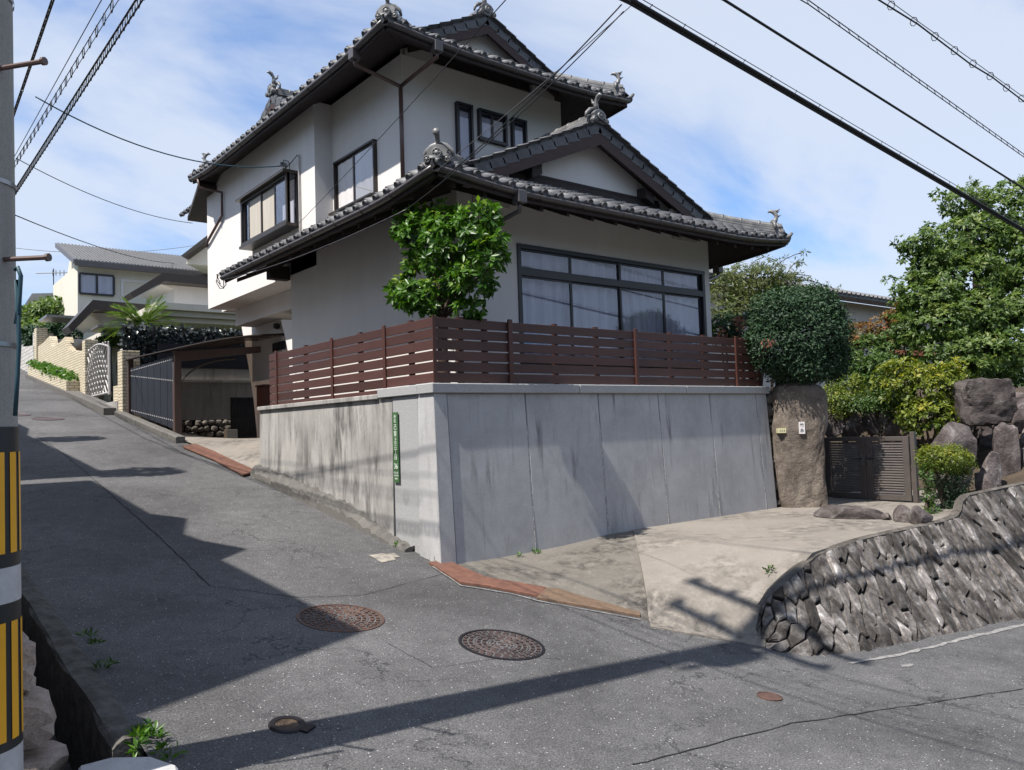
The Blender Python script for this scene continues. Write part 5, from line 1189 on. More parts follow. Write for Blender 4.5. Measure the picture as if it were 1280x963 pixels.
# ------------------------------------------------------------------ tree behind the fence corner
ct = thing('photinia_tree', (5.35, 7.95, 1.95), 'bushy tree with glossy bright green leaves behind the fence corner', 'tree')
b0 = onz(545, 470, 1.95); tb = np.array([5.35, 7.95, 1.95])
def onp(u, v): return onx(u, v, 5.35)
tm = MB(); trunk_mesh(tm, tb, onp(548, 392)+(0.05, 0, 0), 0.075, 0.06, 1, 0.02)
fork = np.array(onp(548, 392)+(0.05, 0, 0))
for (u, v, r_) in ((530, 300, .022), (560, 290, .026), (600, 290, .028), (585, 330, .02), (515, 360, .018), (610, 330, .02), (545, 330, .02)):
    trunk_mesh(tm, fork-(0, 0, .05), onp(u, v)+(0.05, 0, 0), 0.034, 0.01, int(u), 0.03)
tm.build('trunk', 'bark', ct, True)
def bl(u, v, ru, rv, dd=0.0, k=0.8):
    p = onp(u, v)+np.array([0.78, -0.62, 0])*0+ray(640, 481)*dd; s_ = float(np.linalg.norm((p-EYE)))/FPX
    return (p[0], p[1], p[2], ru*s_, ru*s_*k, rv*s_)
blobs = [bl(530, 290, 34, 34), bl(565, 310, 42, 45), bl(600, 285, 32, 36), bl(612, 325, 22, 32), bl(510, 285, 20, 24), bl(585, 350, 34, 26, .1), bl(535, 372, 42, 20, -.1), bl(500, 365, 16, 20), bl(585, 385, 20, 12, .1), bl(555, 275, 22, 20), bl(605, 268, 16, 14), bl(525, 340, 20, 18), bl(625, 296, 8, 9)]
crown('foliage', ct, 'leaf_bright', blobs, 680, 11, 0.108, 21, 0.1, 0.40, 0.5, 0.35, 0.5, True, 0.28)
crown('foliage', ct, 'leaf_bright', [bl(553, 256, 7, 4), bl(553, 262, 6, 3)], 4, 7, 0.09, 22, 0.1, 0.4, 0.2, 0.1, 0.8, True, 0.5)
MB().tube([onp(553, 290), onp(553, 256)], 0.006, 5).build('trunk', 'bark', ct)

# ------------------------------------------------------------------ gate stones, gate
pl = thing('stone_pillar', (11.35, 7.0, 0.2), 'tall natural stone gate post with a white nameplate', 'gate post')
pb = bmesh.new(); prs = np.random.RandomState(5); from mathutils import noise as mn
rings = []; pc0 = np.array([11.33, 7.05])
for zi, z in enumerate(np.linspace(0.1, 2.18, 26)):
    k = (z-0.1)/2.08; hw_ = 0.37+0.03*k; hd = 0.27; rr = []; top = 1.0 if k < 0.9 else math.sqrt(max(0.02, 1-((k-0.9)/0.1)**2*0.8))
    for a in np.linspace(0, 2*math.pi, 36, endpoint=False):
        ca, sa = math.cos(a), math.sin(a); ex = 0.62; x = math.copysign(abs(ca)**ex, ca)*hw_*top; y = math.copysign(abs(sa)**ex, sa)*hd*top
        q = Vector((x*2.2, y*2.2, z*0.8)); f_ = 1+0.24*mn.noise(q)+0.09*mn.noise(q*3.5)+0.04*mn.noise(q*9); x *= f_; y *= f_
        th = R(-51.25+8); rr.append(pb.verts.new((pc0[0]+x*math.cos(th)-y*math.sin(th), pc0[1]+x*math.sin(th)+y*math.cos(th), z)))
    rings.append(rr)
for a, b in zip(rings[:-1], rings[1:]):
    for i in range(36): pb.faces.new((a[i], a[(i+1) % 36], b[(i+1) % 36], b[i]))
pb.faces.new(rings[-1]); me = bpy.data.meshes.new('post'); pb.to_mesh(me); pb.free(); link('post', me, 'pillar_rock', pl)
from mathutils.bvhtree import BVHTree
post_bvh = BVHTree.FromPolygons([v.co.copy() for v in me.vertices], [tuple(p.vertices) for p in me.polygons])
fd = np.array([math.sin(R(-51.25+8)), -math.cos(R(-51.25+8)), 0]); fd = fd/np.linalg.norm(fd); fd = -fd if fd@_f > 0 else fd
sd = np.cross(fd, (0, 0, 1)); sd = sd if sd@_r > 0 else -sd
def plate_on(u, v, wpx, hpx, mat, dd, name):
    hit = [post_bvh.ray_cast(Vector(EYE), Vector(ray(u+a_, v+b_)).normalized())[0] for a_ in (-wpx/2, 0, wpx/2) for b_ in (-hpx/2, 0, hpx/2)]; dpt = min(float((np.array(h_)-EYE)@_f) for h_ in hit if h_ is not None)-0.012; c_ = dep(u, v, dpt); k = dpt/FPX; a = wpx*k/2; h = hpx*k/2
    MB().prism([c_-sd*a-(0, 0, h), c_+sd*a-(0, 0, h), c_+sd*a+(0, 0, h), c_-sd*a+(0, 0, h)], -fd*0.25).build(name, mat, pl); return c_, k
c_, k_ = plate_on(1002.5, 535, 7.2, 15, 'plate_white', 0, 'nameplate')
for ch, dv in (('竹', -3.2), ('永', 3.4)): text_on(ch, 0.062, tuple(c_+fd*0.003-np.array([0, 0, dv*k_])), tuple(sd), (0, 0, 1), 'ink', pl)
c_, k_ = plate_on(977.5, 538.5, 10.5, 6, 'plate_yellow', 0, 'notice_plate')
for dx_ in (-2.0, 0.2, 2.8): 
    q = c_+sd*dx_*k_+fd*0.002; MB().prism([q-sd*.008-(0, 0, .012), q+sd*.008-(0, 0, .012), q+sd*.008+(0, 0, .012), q-sd*.008+(0, 0, .012)], fd*0.001).build('print_mark', 'worn_patch', pl)
rb = thing('rubble_strip', (11.0, 7.35, 0.2), 'narrow strip of mossy rubble between panel wall and stone gate post', 'rubble')
rr_ = random.Random(9); z = 0.2
while z < 1.95:
    h = rr_.uniform(0.13, 0.24)
    for k in range(2): rock('stone', rb, 'rubble', (11.02+rr_.uniform(-.02, .03)+0.12*k, 7.36+rr_.uniform(-.02, .04), z+h/2), (0.12, 0.14, h*0.6), rr_.randint(0, 9999), 0.2, 2)
    z += h*0.92
ga = thing('garden_gate', (12.62, 6.6, 0.25), 'double metal garden gate with horizontal louvre slats', 'gate')
GXp, gy0, gy1, gz0, gz1 = 12.62, 5.93, 7.40, 0.27, 1.27; gm = 0.5*(gy0+gy1)
for (a, b) in ((gm+0.006, gy1-0.03), (gy0+0.03, gm-0.006)):
    f = MB(); f.box(GXp-.02, GXp+.02, a, a+.10, gz0, gz1); f.box(GXp-.02, GXp+.02, b-.10, b, gz0, gz1); f.box(GXp-.02, GXp+.02, a+.1, b-.1, gz0, gz0+.09); f.box(GXp-.02, GXp+.02, a+.1, b-.1, gz1-.07, gz1); lf = f.build('gate_leaf', 'gate_metal', ga, False, 0.004)
    n = 20
    for i in range(n): z = gz0+.105+(gz1-gz0-.19)*(i+.5)/n; MB().prism([(GXp-.014, a+.1, z-.014), (GXp-.014, b-.1, z-.014), (GXp+.012, b-.1, z+.008), (GXp+.012, a+.1, z+.008)], (0.004, 0, .012)).build('slat', 'gate_metal', lf)
    y_ = gm+(0.055 if a > gm else -0.055); sgn = 1 if a > gm else -1
    h = MB(); h.box(GXp-.035, GXp-.02, y_-.02, y_+.02, .80, .98); h.build('lock_plate', 'steel', lf); h = MB(); h.tube([(GXp-.03, y_, .92), (GXp-.07, y_, .92), (GXp-.075, y_+sgn*.12, .92)], .011, 8); h.build('handle', 'dark_frame', lf)
for y in (gy0-.035, gy1+.03): MB().box(GXp-.035, GXp+.035, y-.035, y+.035, .15, gz1+.07).build('gate_post', 'gate_metal', ga, False, 0.004)
MB().box(GXp-.4, GXp-.2, gy1+.09, gy1+.16, .15, gz1+.08).build('side_post', 'dark_frame', ga, False, 0.004)
def step_rock(u0, u1, v, dz, seed, label, depth=0.25):
    a = onz(u0, v, 0.25); b = onz(u1, v, 0.25); c_ = (a+b)/2; l = np.linalg.norm(b-a)/2; ang_ = math.atan2(b[1]-a[1], b[0]-a[0])
    t = rock('step_stone', None, 'garden_rock', (c_[0]+0.12, c_[1]+0.10, 0.22+dz*0.35), (l*1.12, depth, dz), seed, 0.12, 3, rotz=ang_, facets=10); tag(t, label, 'stone', None)
step_rock(1012, 1105, 648, 0.16, 31, 'long flat doorstep stone in front of the metal gate', 0.42)
step_rock(1103, 1120, 650, 0.10, 32, 'small wedge stone right of the doorstep', 0.2)
step_rock(1118, 1145, 653, 0.17, 33, 'rounded brown stone beside the doorstep under the weeds', 0.26)
step_rock(1142, 1172, 657, 0.20, 34, 'dark stone at the wall corner under the clipped azalea', 0.25)
# earth of the right hand garden, rising behind gate and wall
def gz_(X, Y): return 0.20+0.95*np.clip((X-14.2)/2.0, 0, 1)+0.5*np.clip((X-15)/6, 0, 1)+0.7*np.clip((Y-7.8)/1.5, 0, 1)*np.clip((X-10.9)/0.6, 0, 1)-0.0*X
struct(link('garden_earth', grid_mesh('garden_earth', np.linspace(11.0, 40, 60), np.linspace(4.75, 30, 50), gz_), 'soil'))
struct(MB().box(12.75, 14.2, 5.95, 7.35, 0.15, 0.30).build('gate_path', 'drive_concrete'))
def boulder(u0, u1, v0, v1, d, seed, label, kdepth=0.85, rough=0.05, facets=26, group=None, bx_=0.55):
    c_ = dep((u0+u1)/2, (v0+v1)/2, d); k = d/FPX; t = rock('boulder', None, 'garden_rock', tuple(c_), ((u1-u0)*k/2*1.08, (u1-u0)*k/2*kdepth, (v1-v0)*k/2*1.1), seed, rough, 4, rotz=YAW*-1+(seed % 5-2)*0.12, facets=facets, boxy=bx_); return tag(t, label, 'boulder', group)
boulder(1150, 1224, 524, 625, 12.9, 41, 'big round brown boulder behind the clipped azalea', 0.8, 0.05, 16)
boulder(1198, 1262, 474, 532, 13.9, 42, 'flat topped angular boulder highest on the garden bank', 0.7, 0.16, 0, None, 0.72)
boulder(1246, 1300, 478, 545, 14.6, 43, 'dark boulder at the back beside the flat topped one', 0.8)
boulder(1224, 1250, 562, 612, 13.2, 44, 'small egg shaped stone standing on the wall top', 0.7, 0.06, 5)
boulder(1244, 1273, 531, 606, 13.6, 45, 'tall upright slab stone on the wall top', 0.6, 0.14, 0, None, 0.7)
boulder(1268, 1310, 548, 612, 13.6, 46, 'squat upright stone next to the tall slab stone', 0.7)
boulder(1205, 1260, 525, 580, 14.6, 47, 'shadowed rock wedged below the flat topped boulder', 0.8)
boulder(1272, 1300, 532, 562, 14.2, 48, 'small grey stone wedged beside the tall slab stone', 0.8)
for k, (u0, u1, v0, v1, d_, lab) in enumerate(((1215, 1252, 590, 628, 13.0, 'low flat stone at the foot of the egg shaped stone'), (1165, 1215, 590, 640, 13.4, 'shaded boulder under the clipped azalea'), (1258, 1300, 590, 625, 13.3, 'low broken stone on the wall top at the foot of the tall slab'), (1222, 1262, 545, 600, 14.6, 'dark filler rock between the round boulder and the tall slab'), (1205, 1275, 505, 590, 15.3, 'large shadowed rock deep in the bank behind the tall slab'), (1255, 1330, 500, 590, 15.4, 'dark rock filling the back of the bank by the far end'), (1165, 1230, 540, 620, 14.6, 'dark rock behind the egg shaped stone'), (1285, 1330, 505, 575, 14.8, 'tall grey rock at the far end of the bank'), (1175, 1215, 500, 545, 15.0, 'mossy rock behind the round boulder'))):
    boulder(u0, u1, v0, v1, d_, 80+k, lab, 0.8)
for k, (u0, u1, v0, v1) in enumerate(((1026, 1053, 514, 552), (1050, 1082, 512, 552), (1078, 1102, 514, 550), (1100, 1126, 512, 552))):
    boulder(u0, u1, v0, v1, 15.2, 60+k, ('pale squared stone behind the gate next to the stone gate post', 'broad brown stone behind the left gate leaf', 'narrow grey stone behind the middle of the gate', 'pointed pale stone behind the right gate leaf')[k], 0.6, 0.08, 12)

# ------------------------------------------------------------------ garden plants on the right
def plant(name, label, cat, mat, specs, n, per, size, seed, stem=None, **kw):
    c_ = specs[0]; base = dep(c_[0], c_[1], c_[2]); zb = float(gz_(base[0], base[1])) if base[0] > 10.9 else 1.95
    t = thing(name, (base[0], base[1], zb), label, cat); B = []
    for (u, v, d, ru, rv) in specs:
        q = dep(u, v, d); k = d/FPX; B.append((q[0], q[1], q[2], ru*k, ru*k*0.9, rv*k))
    crown('foliage', t, mat, B, n, per, size, seed, **kw)
    m = MB()
    for i, b in enumerate(B[:4] if stem is None else B[:stem]): trunk_mesh(m, (base[0]+0.05*i, base[1], zb-0.1), (b[0], b[1], b[2]), 0.035+0.02*min(1, b[5]), 0.012, seed+i, 0.04)
    m.build('stem', 'bark', t); return t
cl = plant('clipped_tree', 'round clipped dark evergreen above the stone gate post', 'tree', 'leaf_dark', [(998, 422, 12.7, 56, 48), (980, 396, 12.6, 42, 32), (1018, 420, 12.8, 44, 50), (968, 436, 12.5, 36, 30), (1000, 458, 12.6, 44, 20), (1012, 385, 12.7, 34, 24), (955, 420, 12.5, 22, 22), (1035, 450, 12.8, 26, 24)], 4200, 12, 0.058, 71, clump_r=0.05, rosette=False, ratio=0.45, shell=0.86, up=0.5, droop=0.0, tipbias=0.2)
MB().tube([(11.2, 7.55, 1.3), (11.6, 7.5, 2.2), tuple(dep(997, 430, 12.8))], [0.07, 0.06, 0.04], 8).build('trunk', 'bark', cl)
plant('yellow_shrub', 'yellow green leafy shrub behind the metal gate', 'shrub', 'leaf_yellow', [(1150, 490, 14.6, 42, 36), (1120, 480, 14.9, 32, 32), (1175, 485, 14.4, 32, 36), (1160, 520, 14.3, 42, 24), (1195, 465, 14.5, 16, 16), (1130, 465, 14.7, 26, 18)], 900, 10, 0.085, 72, shell=0.6, tipbias=0.3)
plant('azalea_bush', 'flat clipped yellow green azalea cushion beside the gate', 'shrub', 'leaf_yellow', [(1180, 574, 11.6, 32, 16), (1165, 570, 11.5, 16, 12), (1200, 580, 11.6, 16, 12)], 620, 10, 0.045, 73, shell=0.75, rosette=False, clump_r=0.03, tipbias=0.3)
plant('azalea_bush', 'dark leafless lower branches of the clipped azalea over the wall corner', 'shrub', 'leaf_dark', [(1185, 607, 11.7, 30, 26), (1195, 630, 11.6, 22, 18)], 420, 9, 0.04, 74, shell=0.5, rosette=False, clump_r=0.04)
plant('weed_clump', 'spindly pale weeds with flower stalks beside the right gate leaf', 'weeds', 'leaf_mid', [(1158, 615, 11.2, 10, 26), (1165, 640, 11.1, 14, 14), (1160, 590, 11.3, 8, 12)], 60, 7, 0.06, 75, shell=0.2)
plant('red_shrub', 'shrub with orange red new leaves before the far tiled roof', 'shrub', 'leaf_red', [(1075, 420, 17.5, 26, 18), (1105, 415, 17.5, 24, 24), (1118, 392, 17.4, 12, 12), (1060, 432, 17, 18, 16), (1125, 385, 17.4, 5, 14)], 420, 10, 0.085, 76, shell=0.4, tipbias=0.3)
plant('green_shrub', 'fresh green upright shrub left of the yellow shrub', 'shrub', 'leaf_mid', [(1085, 450, 16.6, 30, 34), (1065, 468, 16.2, 28, 30), (1100, 470, 15.8, 30, 30), (1115, 440, 16.4, 22, 30)], 640, 11, 0.085, 77, shell=0.5, tipbias=0.15)
plant('brown_green_shrub', 'olive brown tinted shrub next to the stone gate post', 'shrub', 'leaf_yellow', [(1055, 490, 15.4, 28, 24), (1045, 505, 15.2, 24, 18)], 420, 10, 0.06, 78, shell=0.6, rosette=False, clump_r=0.05)
plant('low_hedge', 'low dark green ground shrub on top of the stones behind the gate', 'shrub', 'leaf_mid', [(1070, 506, 15.2, 34, 9), (1100, 500, 15.3, 34, 12), (1120, 505, 15.1, 22, 18)], 420, 10, 0.06, 79, shell=0.4, rosette=False, clump_r=0.05)
plant('variegated_shrub', 'pale speckled shrub near the far house wall', 'shrub', 'leaf_bamboo', [(1130, 430, 18, 22, 24), (1145, 440, 18, 18, 20)], 260, 10, 0.075, 80, shell=0.4)
plant('bamboo_shrub', 'feathery light green tree rising behind the lower roof end', 'tree', 'leaf_bamboo', [(935, 352, 17, 46, 24), (905, 370, 17, 26, 34), (960, 345, 17, 32, 22), (985, 352, 17, 24, 10), (910, 400, 16.6, 22, 30), (930, 380, 16.8, 34, 20)], 700, 9, 0.115, 81, shell=0.2, droop=0.5, ratio=0.22, clump_r=0.2)
sp = MB(); rr_ = random.Random(6); tb_ = thing('bamboo_sprays', tuple(dep(940, 400, 17)), 'bare arching sprays above the clipped evergreen', 'branches'); BL = []
for (u0, v0, u1, v1) in ((950, 350, 1005, 315), (955, 355, 1012, 345), (930, 345, 955, 322), (960, 352, 1018, 352), (975, 352, 1045, 362), (985, 340, 1003, 330)):
    P = [dep(u0+(u1-u0)*t, v0+(v1-v0)*t-6*math.sin(math.pi*t), 17) for t in np.linspace(0, 1, 6)]; sp.tube(P, 0.008, 4)
    for q in P[1:]: BL.append((q[0], q[1], q[2], .10, .10, .05))
sp.build('spray', 'bark', tb_); crown('foliage', tb_, 'leaf_bamboo', BL, 70, 6, 0.10, 5, ratio=0.2, shell=0.1, droop=0.4)
plant('maroon_shrub', 'dark shrub with red blossom behind the fence end', 'shrub', 'leaf_dark', [(905, 412, 15.5, 24, 22), (930, 415, 15, 18, 24)], 420, 10, 0.06, 82, shell=0.4)
plant('blossom_cluster', 'salmon red blossom glimpsed over the fence by the downpipe', 'flowers', 'leaf_flower', [(902, 416, 14.6, 7, 8), (925, 405, 14.7, 9, 10), (958, 428, 12.0, 9, 6)], 60, 8, 0.035, 83, shell=0.2)
plant('pine_stem_shrub', 'thin stemmed shrub beside the fence end', 'shrub', 'leaf_dark', [(948, 440, 13.4, 12, 18), (940, 428, 13.4, 14, 8)], 160, 10, 0.05, 84, shell=0.3, rosette=False, clump_r=0.04)
# the large tree
bt = thing('camphor_tree', tuple(dep(1228, 470, 16.5)*np.array([1, 1, 0])+np.array([0, 0, 1.4])), 'large spreading broadleaf tree over the garden bank', 'tree')
TB = []
for (u, v, d, ru, rv) in ((1250, 270, 17, 52, 42), (1215, 300, 16.6, 50, 30), (1180, 318, 16.2, 36, 16), (1150, 305, 16.2, 26, 8), (1270, 320, 16.6, 60, 44), (1205, 350, 16.2, 54, 32), (1165, 372, 15.8, 40, 22), (1225, 395, 15.8, 60, 34), (1180, 405, 15.6, 50, 26), (1270, 410, 15.6, 60, 42), (1230, 440, 15.3, 60, 26), (1180, 435, 15.4, 40, 20), (1300, 350, 16, 60, 60), (1275, 455, 15.2, 50, 26), (1310, 260, 17, 50, 50), (1145, 385, 16, 22, 14), (1140, 360, 16.2, 26, 18), (1135, 410, 16, 22, 20), (1205, 255, 17, 30, 22), (1160, 335, 16.2, 26, 20), (1210, 460, 15, 36, 16)):
    q = dep(u, v, d); k = d/FPX; TB.append((q[0], q[1], q[2], ru*k, ru*k*0.95, rv*k))
crown('foliage', bt, 'leaf_tree', TB, 5200, 12, 0.10, 91, shell=0.55, droop=0.35, up=0.5, tipbias=0.25, clump_r=0.15)
crown('foliage', bt, 'leaf_tree', [(b[0]+b[3]*1.02*math.cos(k), b[1]+b[4]*math.sin(k), b[2]+b[5]*0.7, .16, .16, .1) for b in TB for k in (0.5, 2.2, 4.0)], 320, 9, 0.10, 92, shell=0.1, droop=0.5)
tm = MB(); base = np.array([*dep(1225, 480, 16.5)[:2], 1.3]); fk = dep(1232, 445, 16.5)
trunk_mesh(tm, base, fk, 0.24, 0.19, 3, 0.02)
for b in TB: trunk_mesh(tm, fk-(0, 0, .1), np.array(b[:3])*0.85+fk*0.15, 0.09, 0.02, int(b[0]*10), 0.12)
tm.build('trunk', 'bark', bt, True)
# far roof on the right
fh = thing('far_house', (24, 13, 1.5), 'low grey walled house with brown tiled eave beyond the shrubs', 'house')
a = ony(1015, 366, 13.2); b = ony(1122, 381, 13.2); hh_ = a[2]
MB().prism([(a[0]-9, 13.2, hh_), (b[0]+9, 13.2, hh_), (b[0]+9, 17, hh_+1.2), (a[0]-9, 17, hh_+1.2)], (0, 0, 0.14)).build('roof', 'roof_tile', fh)
m = MB()
for x in np.arange(a[0]-9, b[0]+9, 0.28): m.tube([(x, 13.14, hh_+0.13), (x, 17, hh_+1.34)], 0.06, 6)
stuff(m.build('roof_tiles', 'roof_tile', fh)); MB().box(a[0]-9, b[0]+9, 13.16, 13.2, hh_-.12, hh_+.02).build('eave_board', 'bark', fh); MB().box(a[0]-8, b[0]+8, 13.7, 17, 1.0, hh_).build('wall', 'stucco_grey', fh)
q = ony(1138, 428, 13.66); MB().box(q[0]-.7, q[0]+.9, 13.6, 13.7, q[2]-.5, q[2]+.5).build('window', 'white_iron', fh)
for i in range(6): MB().box(q[0]-.65+i*.28, q[0]-.62+i*.28, 13.58, 13.6, q[2]-.5, q[2]+.5).build('window_bar', 'dark_frame', fh)
ts = thing('garden_shelter', tuple(dep(1165, 450, 16)*np.array([1, 1, 0])+(0, 0, 1.2)), 'small brown plank shelf under the large tree', 'shelf')
MB().prism([dep(u, v, 17.2) for u, v in ((1120, 437), (1170, 440), (1170, 446), (1120, 443))], np.array([.5, .4, 0])).build('plank', 'terracotta', ts); MB().box(*(lambda p: (p[0]-.05, p[0]+.05, p[1]-.05, p[1]+.05, 1.0, p[2]))(dep(1130, 443, 17.3))).build('leg', 'bark', ts)

# ------------------------------------------------------------------ carport of the house and the wall behind
kb2 = struct(profile_strip('kerb', [(4.60, -0.25), (4.60, 0.11), (4.63, 0.13), (4.77, 0.13), (4.78, -0.2)], np.arange(15.95, 20.8, 0.4), 'kerb_concrete', None, 0.004, 4))
struct(link('carport_floor', grid_mesh('carport_floor', np.linspace(4.78, 10, 24), np.linspace(12.25, 26, 40), lambda X, Y: (lambda t: (G(4.7, Y)+0.04)*(1-t)+np.maximum(1.56, G(4.7, Y)*0.0+1.56)*t)(np.clip((X-4.8)/1.3, 0, 1)*1.0)), 'drive_concrete'))
cp_ = thing('carport', (5.8, 17, 1.6), 'brown aluminium carport with dark screen side panels', 'carport')
cy0, cx0 = 16.7, 4.78
MB().box(cx0, cx0+.14, cy0-.07, cy0+.07, 1.5, 3.34).build('post', 'canopy', cp_, False, .01); MB().box(cx0, cx0+.12, 20.2, 20.32, 2.1, 3.5).build('post', 'canopy', cp_, False, .01)
pe = ony(355, 421, cy0); pl_ = ony(325, 441, cy0)
MB().prism([(cx0, cy0-.05, 3.12), (pl_[0], cy0-.05, pl_[2]), (pl_[0], cy0-.05, pl_[2]+.13), (cx0, cy0-.05, 3.33)], (0, .1, 0)).build('beam', 'canopy', cp_)
V = []; F = []
for i, t in enumerate(np.linspace(0, 1, 9)):
    x = cx0-.05+(pe[0]-cx0+.05)*t; z = 3.34+(pe[2]-3.34)*t+.07*math.sin(math.pi*t)
    for y in (cy0-.35, 20.4): V += [(x, y, z+(y-cy0)*.03), (x, y, z+.02+(y-cy0)*.03)]
for i in range(8):
    a = i*4; F += [(a, a+4, a+6, a+2), (a+1, a+3, a+7, a+5), (a, a+1, a+5, a+4), (a+2, a+6, a+7, a+3)]
MB().add(V, F).build('canopy_sheet', 'canopy_sheet', cp_)
for y in np.linspace(cy0-.3, 20.3, 6): MB().tube([(cx0-.03+(pe[0]-cx0)*t, y, 3.37+(pe[2]-3.34)*t+.07*math.sin(math.pi*t)+(y-cy0)*.03) for t in np.linspace(0, 1, 9)], .022, 5).build('canopy_rib', 'bronze', cp_)
MB().tube([(cx0+.1+(1-math.cos(t))*1.2, cy0+.12, 2.45+.78*math.sin(t)) for t in np.linspace(0, math.pi/2, 10)], .02, 6).build('brace', 'bronze', cp_)
for y0_, y1_ in zip(np.linspace(cy0+.1, 20.2, 8)[:-1], np.linspace(cy0+.1, 20.2, 8)[1:]):
    z0_ = float(G(4.7, y0_))+.16; MB().prism([(cx0+.05, y0_+.01, z0_), (cx0+.05, y1_-.01, z0_+.06), (cx0+.05, y1_-.01, 3.28), (cx0+.05, y0_+.01, 3.26)], (.02, 0, 0)).build('screen_panel', 'screen_panel', cp_)
for z_, nm in ((1.95, 0), (2.75, 0), (3.2, 0)):
    for i in range(24): y = cy0+.2+i*.145; MB().box(cx0+.042, cx0+.05, y, y+.035, z_+(y-cy0)*.10*(1 if z_ < 3 else .03)-.012, z_+(y-cy0)*.10*(1 if z_ < 3 else .03)+.012).build('light_slot', 'plate_white', cp_)
bwv = thing('back_wall', (7, 21, 1.5), 'concrete wall with a rubble stone base at the back of the carport', 'wall')
MB().box(4.95, 10.5, 20.75, 20.95, 2.05, 3.0).build('wall_face', 'wall_concrete', bwv); MB().box(4.95, 10.5, 20.7, 20.97, 3.0, 3.06).build('wall_cap', 'old_concrete', bwv); MB().box(4.95, 10.5, 20.8, 21.0, 3.06, 3.35).build('wall_upper', 'wall_concrete', bwv); MB().box(4.95, 10.5, 20.8, 20.9, 1.4, 2.05).build('wall_core', 'wall_joint', bwv)
rr_ = random.Random(17)
for i in range(20):
    for j in range(4):
        rock('stone', bwv, 'rubble', (5.05+i*.17+rr_.uniform(-.03, .03)+(.08 if j % 2 else 0), 20.74+rr_.uniform(-.03, .03), 1.55+j*.14), (.105, .1, .085), rr_.randint(0, 9999), .16, 2, facets=3, boxy=.5)
MB().box(5.6, 10.5, 20.78, 20.8, 3.36, 3.95).build('dark_screen', 'screen_panel', bwv)
sgt = thing('slat_gate', (7.3, 19.5, 1.6), 'black upright slat gate between the rubble wall and the tapered pier', 'gate')
a = ony(289, 497, 19.6); b = ony(320, 497, 19.6)
for i in range(12): x = a[0]+(b[0]-a[0])*i/11; MB().box(x-.022, x+.022, 19.58, 19.61, 1.56, a[2]).build('slat', 'dark_frame', sgt)
for z_ in (1.65, 2.1, a[2]-.06): MB().box(a[0], b[0], 19.61, 19.64, z_-.025, z_+.025).build('rail', 'dark_frame', sgt)
vb = thing('concrete_block', tuple(ony(290, 546, 19.4)), 'yellowish concrete block on the carport floor', 'block'); q = ony(290, 543, 19.4); MB().box(q[0]-.16, q[0]+.1, 19.3, 19.5, 1.5, 1.78).build('block', 'stucco_cream', vb, False, .01)
bxv = thing('mail_box', (6.9, 14.8, 2.0), 'reddish brown box on the pier beside the fence end', 'box'); q = onx(332, 496, 6.95); MB().box(6.82, 6.99, q[1]-.2, q[1]+.2, q[2]-.25, q[2]+.22).build('box_body', 'fence_post', bxv, False, .01); MB().box(6.8, 6.995, q[1]-.22, q[1]+.22, q[2]+.222, q[2]+.26).build('box_lid', 'fence_board', bxv)
lampv = thing('security_lamp', (6.9, 15.5, 3.8), 'small dark round lamp under the overhang', 'lamp'); q = onx(348, 408, 6.97); M90 = np.array([[0, 0, -1.0], [0, 1, 0], [1, 0, 0]]); MB().lathe([(0.001, .1), (.05, .1), (.07, .04), (.06, 0), (.03, -.02)], tuple(q), 14, M=M90).build('lamp_head', 'dark_frame', lampv, True); MB().tube([q, q+(0.1, 0, -.02)], .02, 6).build('arm', 'dark_frame', lampv)
cs = thing('vent_grille', (6.95, 14.5, 2.9), 'small black barred grille above the fence end', 'grille'); q0 = onx(343, 440, 6.97); q1 = onx(357, 426, 6.97)
for i in range(8): y = q0[1]+(q1[1]-q0[1])*i/7; MB().box(6.93, 6.97, y-.02, y+.02, q0[2], q1[2]).build('bar', 'dark_frame', cs)

# ------------------------------------------------------------------ neighbours up the side road
ivy = thing('ivy_fence', (6, 20.9, 3.3), 'fence covered in dark glossy artificial ivy beyond the carport', 'hedge')
a = ony(153, 408, 21.2); b = ony(304, 413, 21.2); zt2 = ony(200, 410, 21.2)[2]; zb2 = ony(200, 440, 21.2)[2]-.25
MB().box(a[0], 10, 21.2, 21.24, zb2, zt2-.05).build('backing', 'screen_panel', ivy); MB().box(a[0], 10, 21.2, 21.25, 2.0, zb2).build('lower_panel', 'screen_panel', ivy)
for x in np.arange(a[0], 9, .35): MB().box(x-.02, x+.02, 21.1, 21.14, 2.2, zt2+.02).build('post', 'dark_frame', ivy)
rs = np.random.RandomState(4); n = 5200; P = np.stack([rs.uniform(a[0]-.05, 9.6, n), 21.14+rs.uniform(-.06, .05, n), rs.uniform(zb2, zt2, n)+.05*np.sin(rs.rand(n)*9)], 1); T = unit(rs.normal(size=(n, 3))+np.array([0, 0, -.5])); Nn = unit(np.array([-.3, -1, .5])+rs.normal(size=(n, 3))*.45)
link('foliage', leaf_mesh('foliage', P, T, Nn, .11*rs.uniform(.6, 1.2, n), .7, rs.rand(n)), 'leaf_ivy', ivy)
bp = thing('brick_post', (4.85, 20.6, 2.2), 'cream brick gate post beside the dark carport screen', 'gate post'); q = onx(160, 436, 4.75)
MB().box(4.72, 5.12, 20.52, 20.95, 1.9, q[2]).build('post', 'cream_brick', bp, False, .008)
MB().box(4.9, 5.1, 20.95, 22.2, 2.2, q[2]-.75).build('low_wall', 'cream_brick', bp)
og = thing('iron_gate', (4.85, 23.6, 2.8), 'ornate white lattice iron gate between brick walls', 'gate')
ga_, gb_ = 22.4, 25.2; zbG = 2.78
def gtop(y): return 4.0+.18*math.sin(math.pi*(y-ga_)/(gb_-ga_))
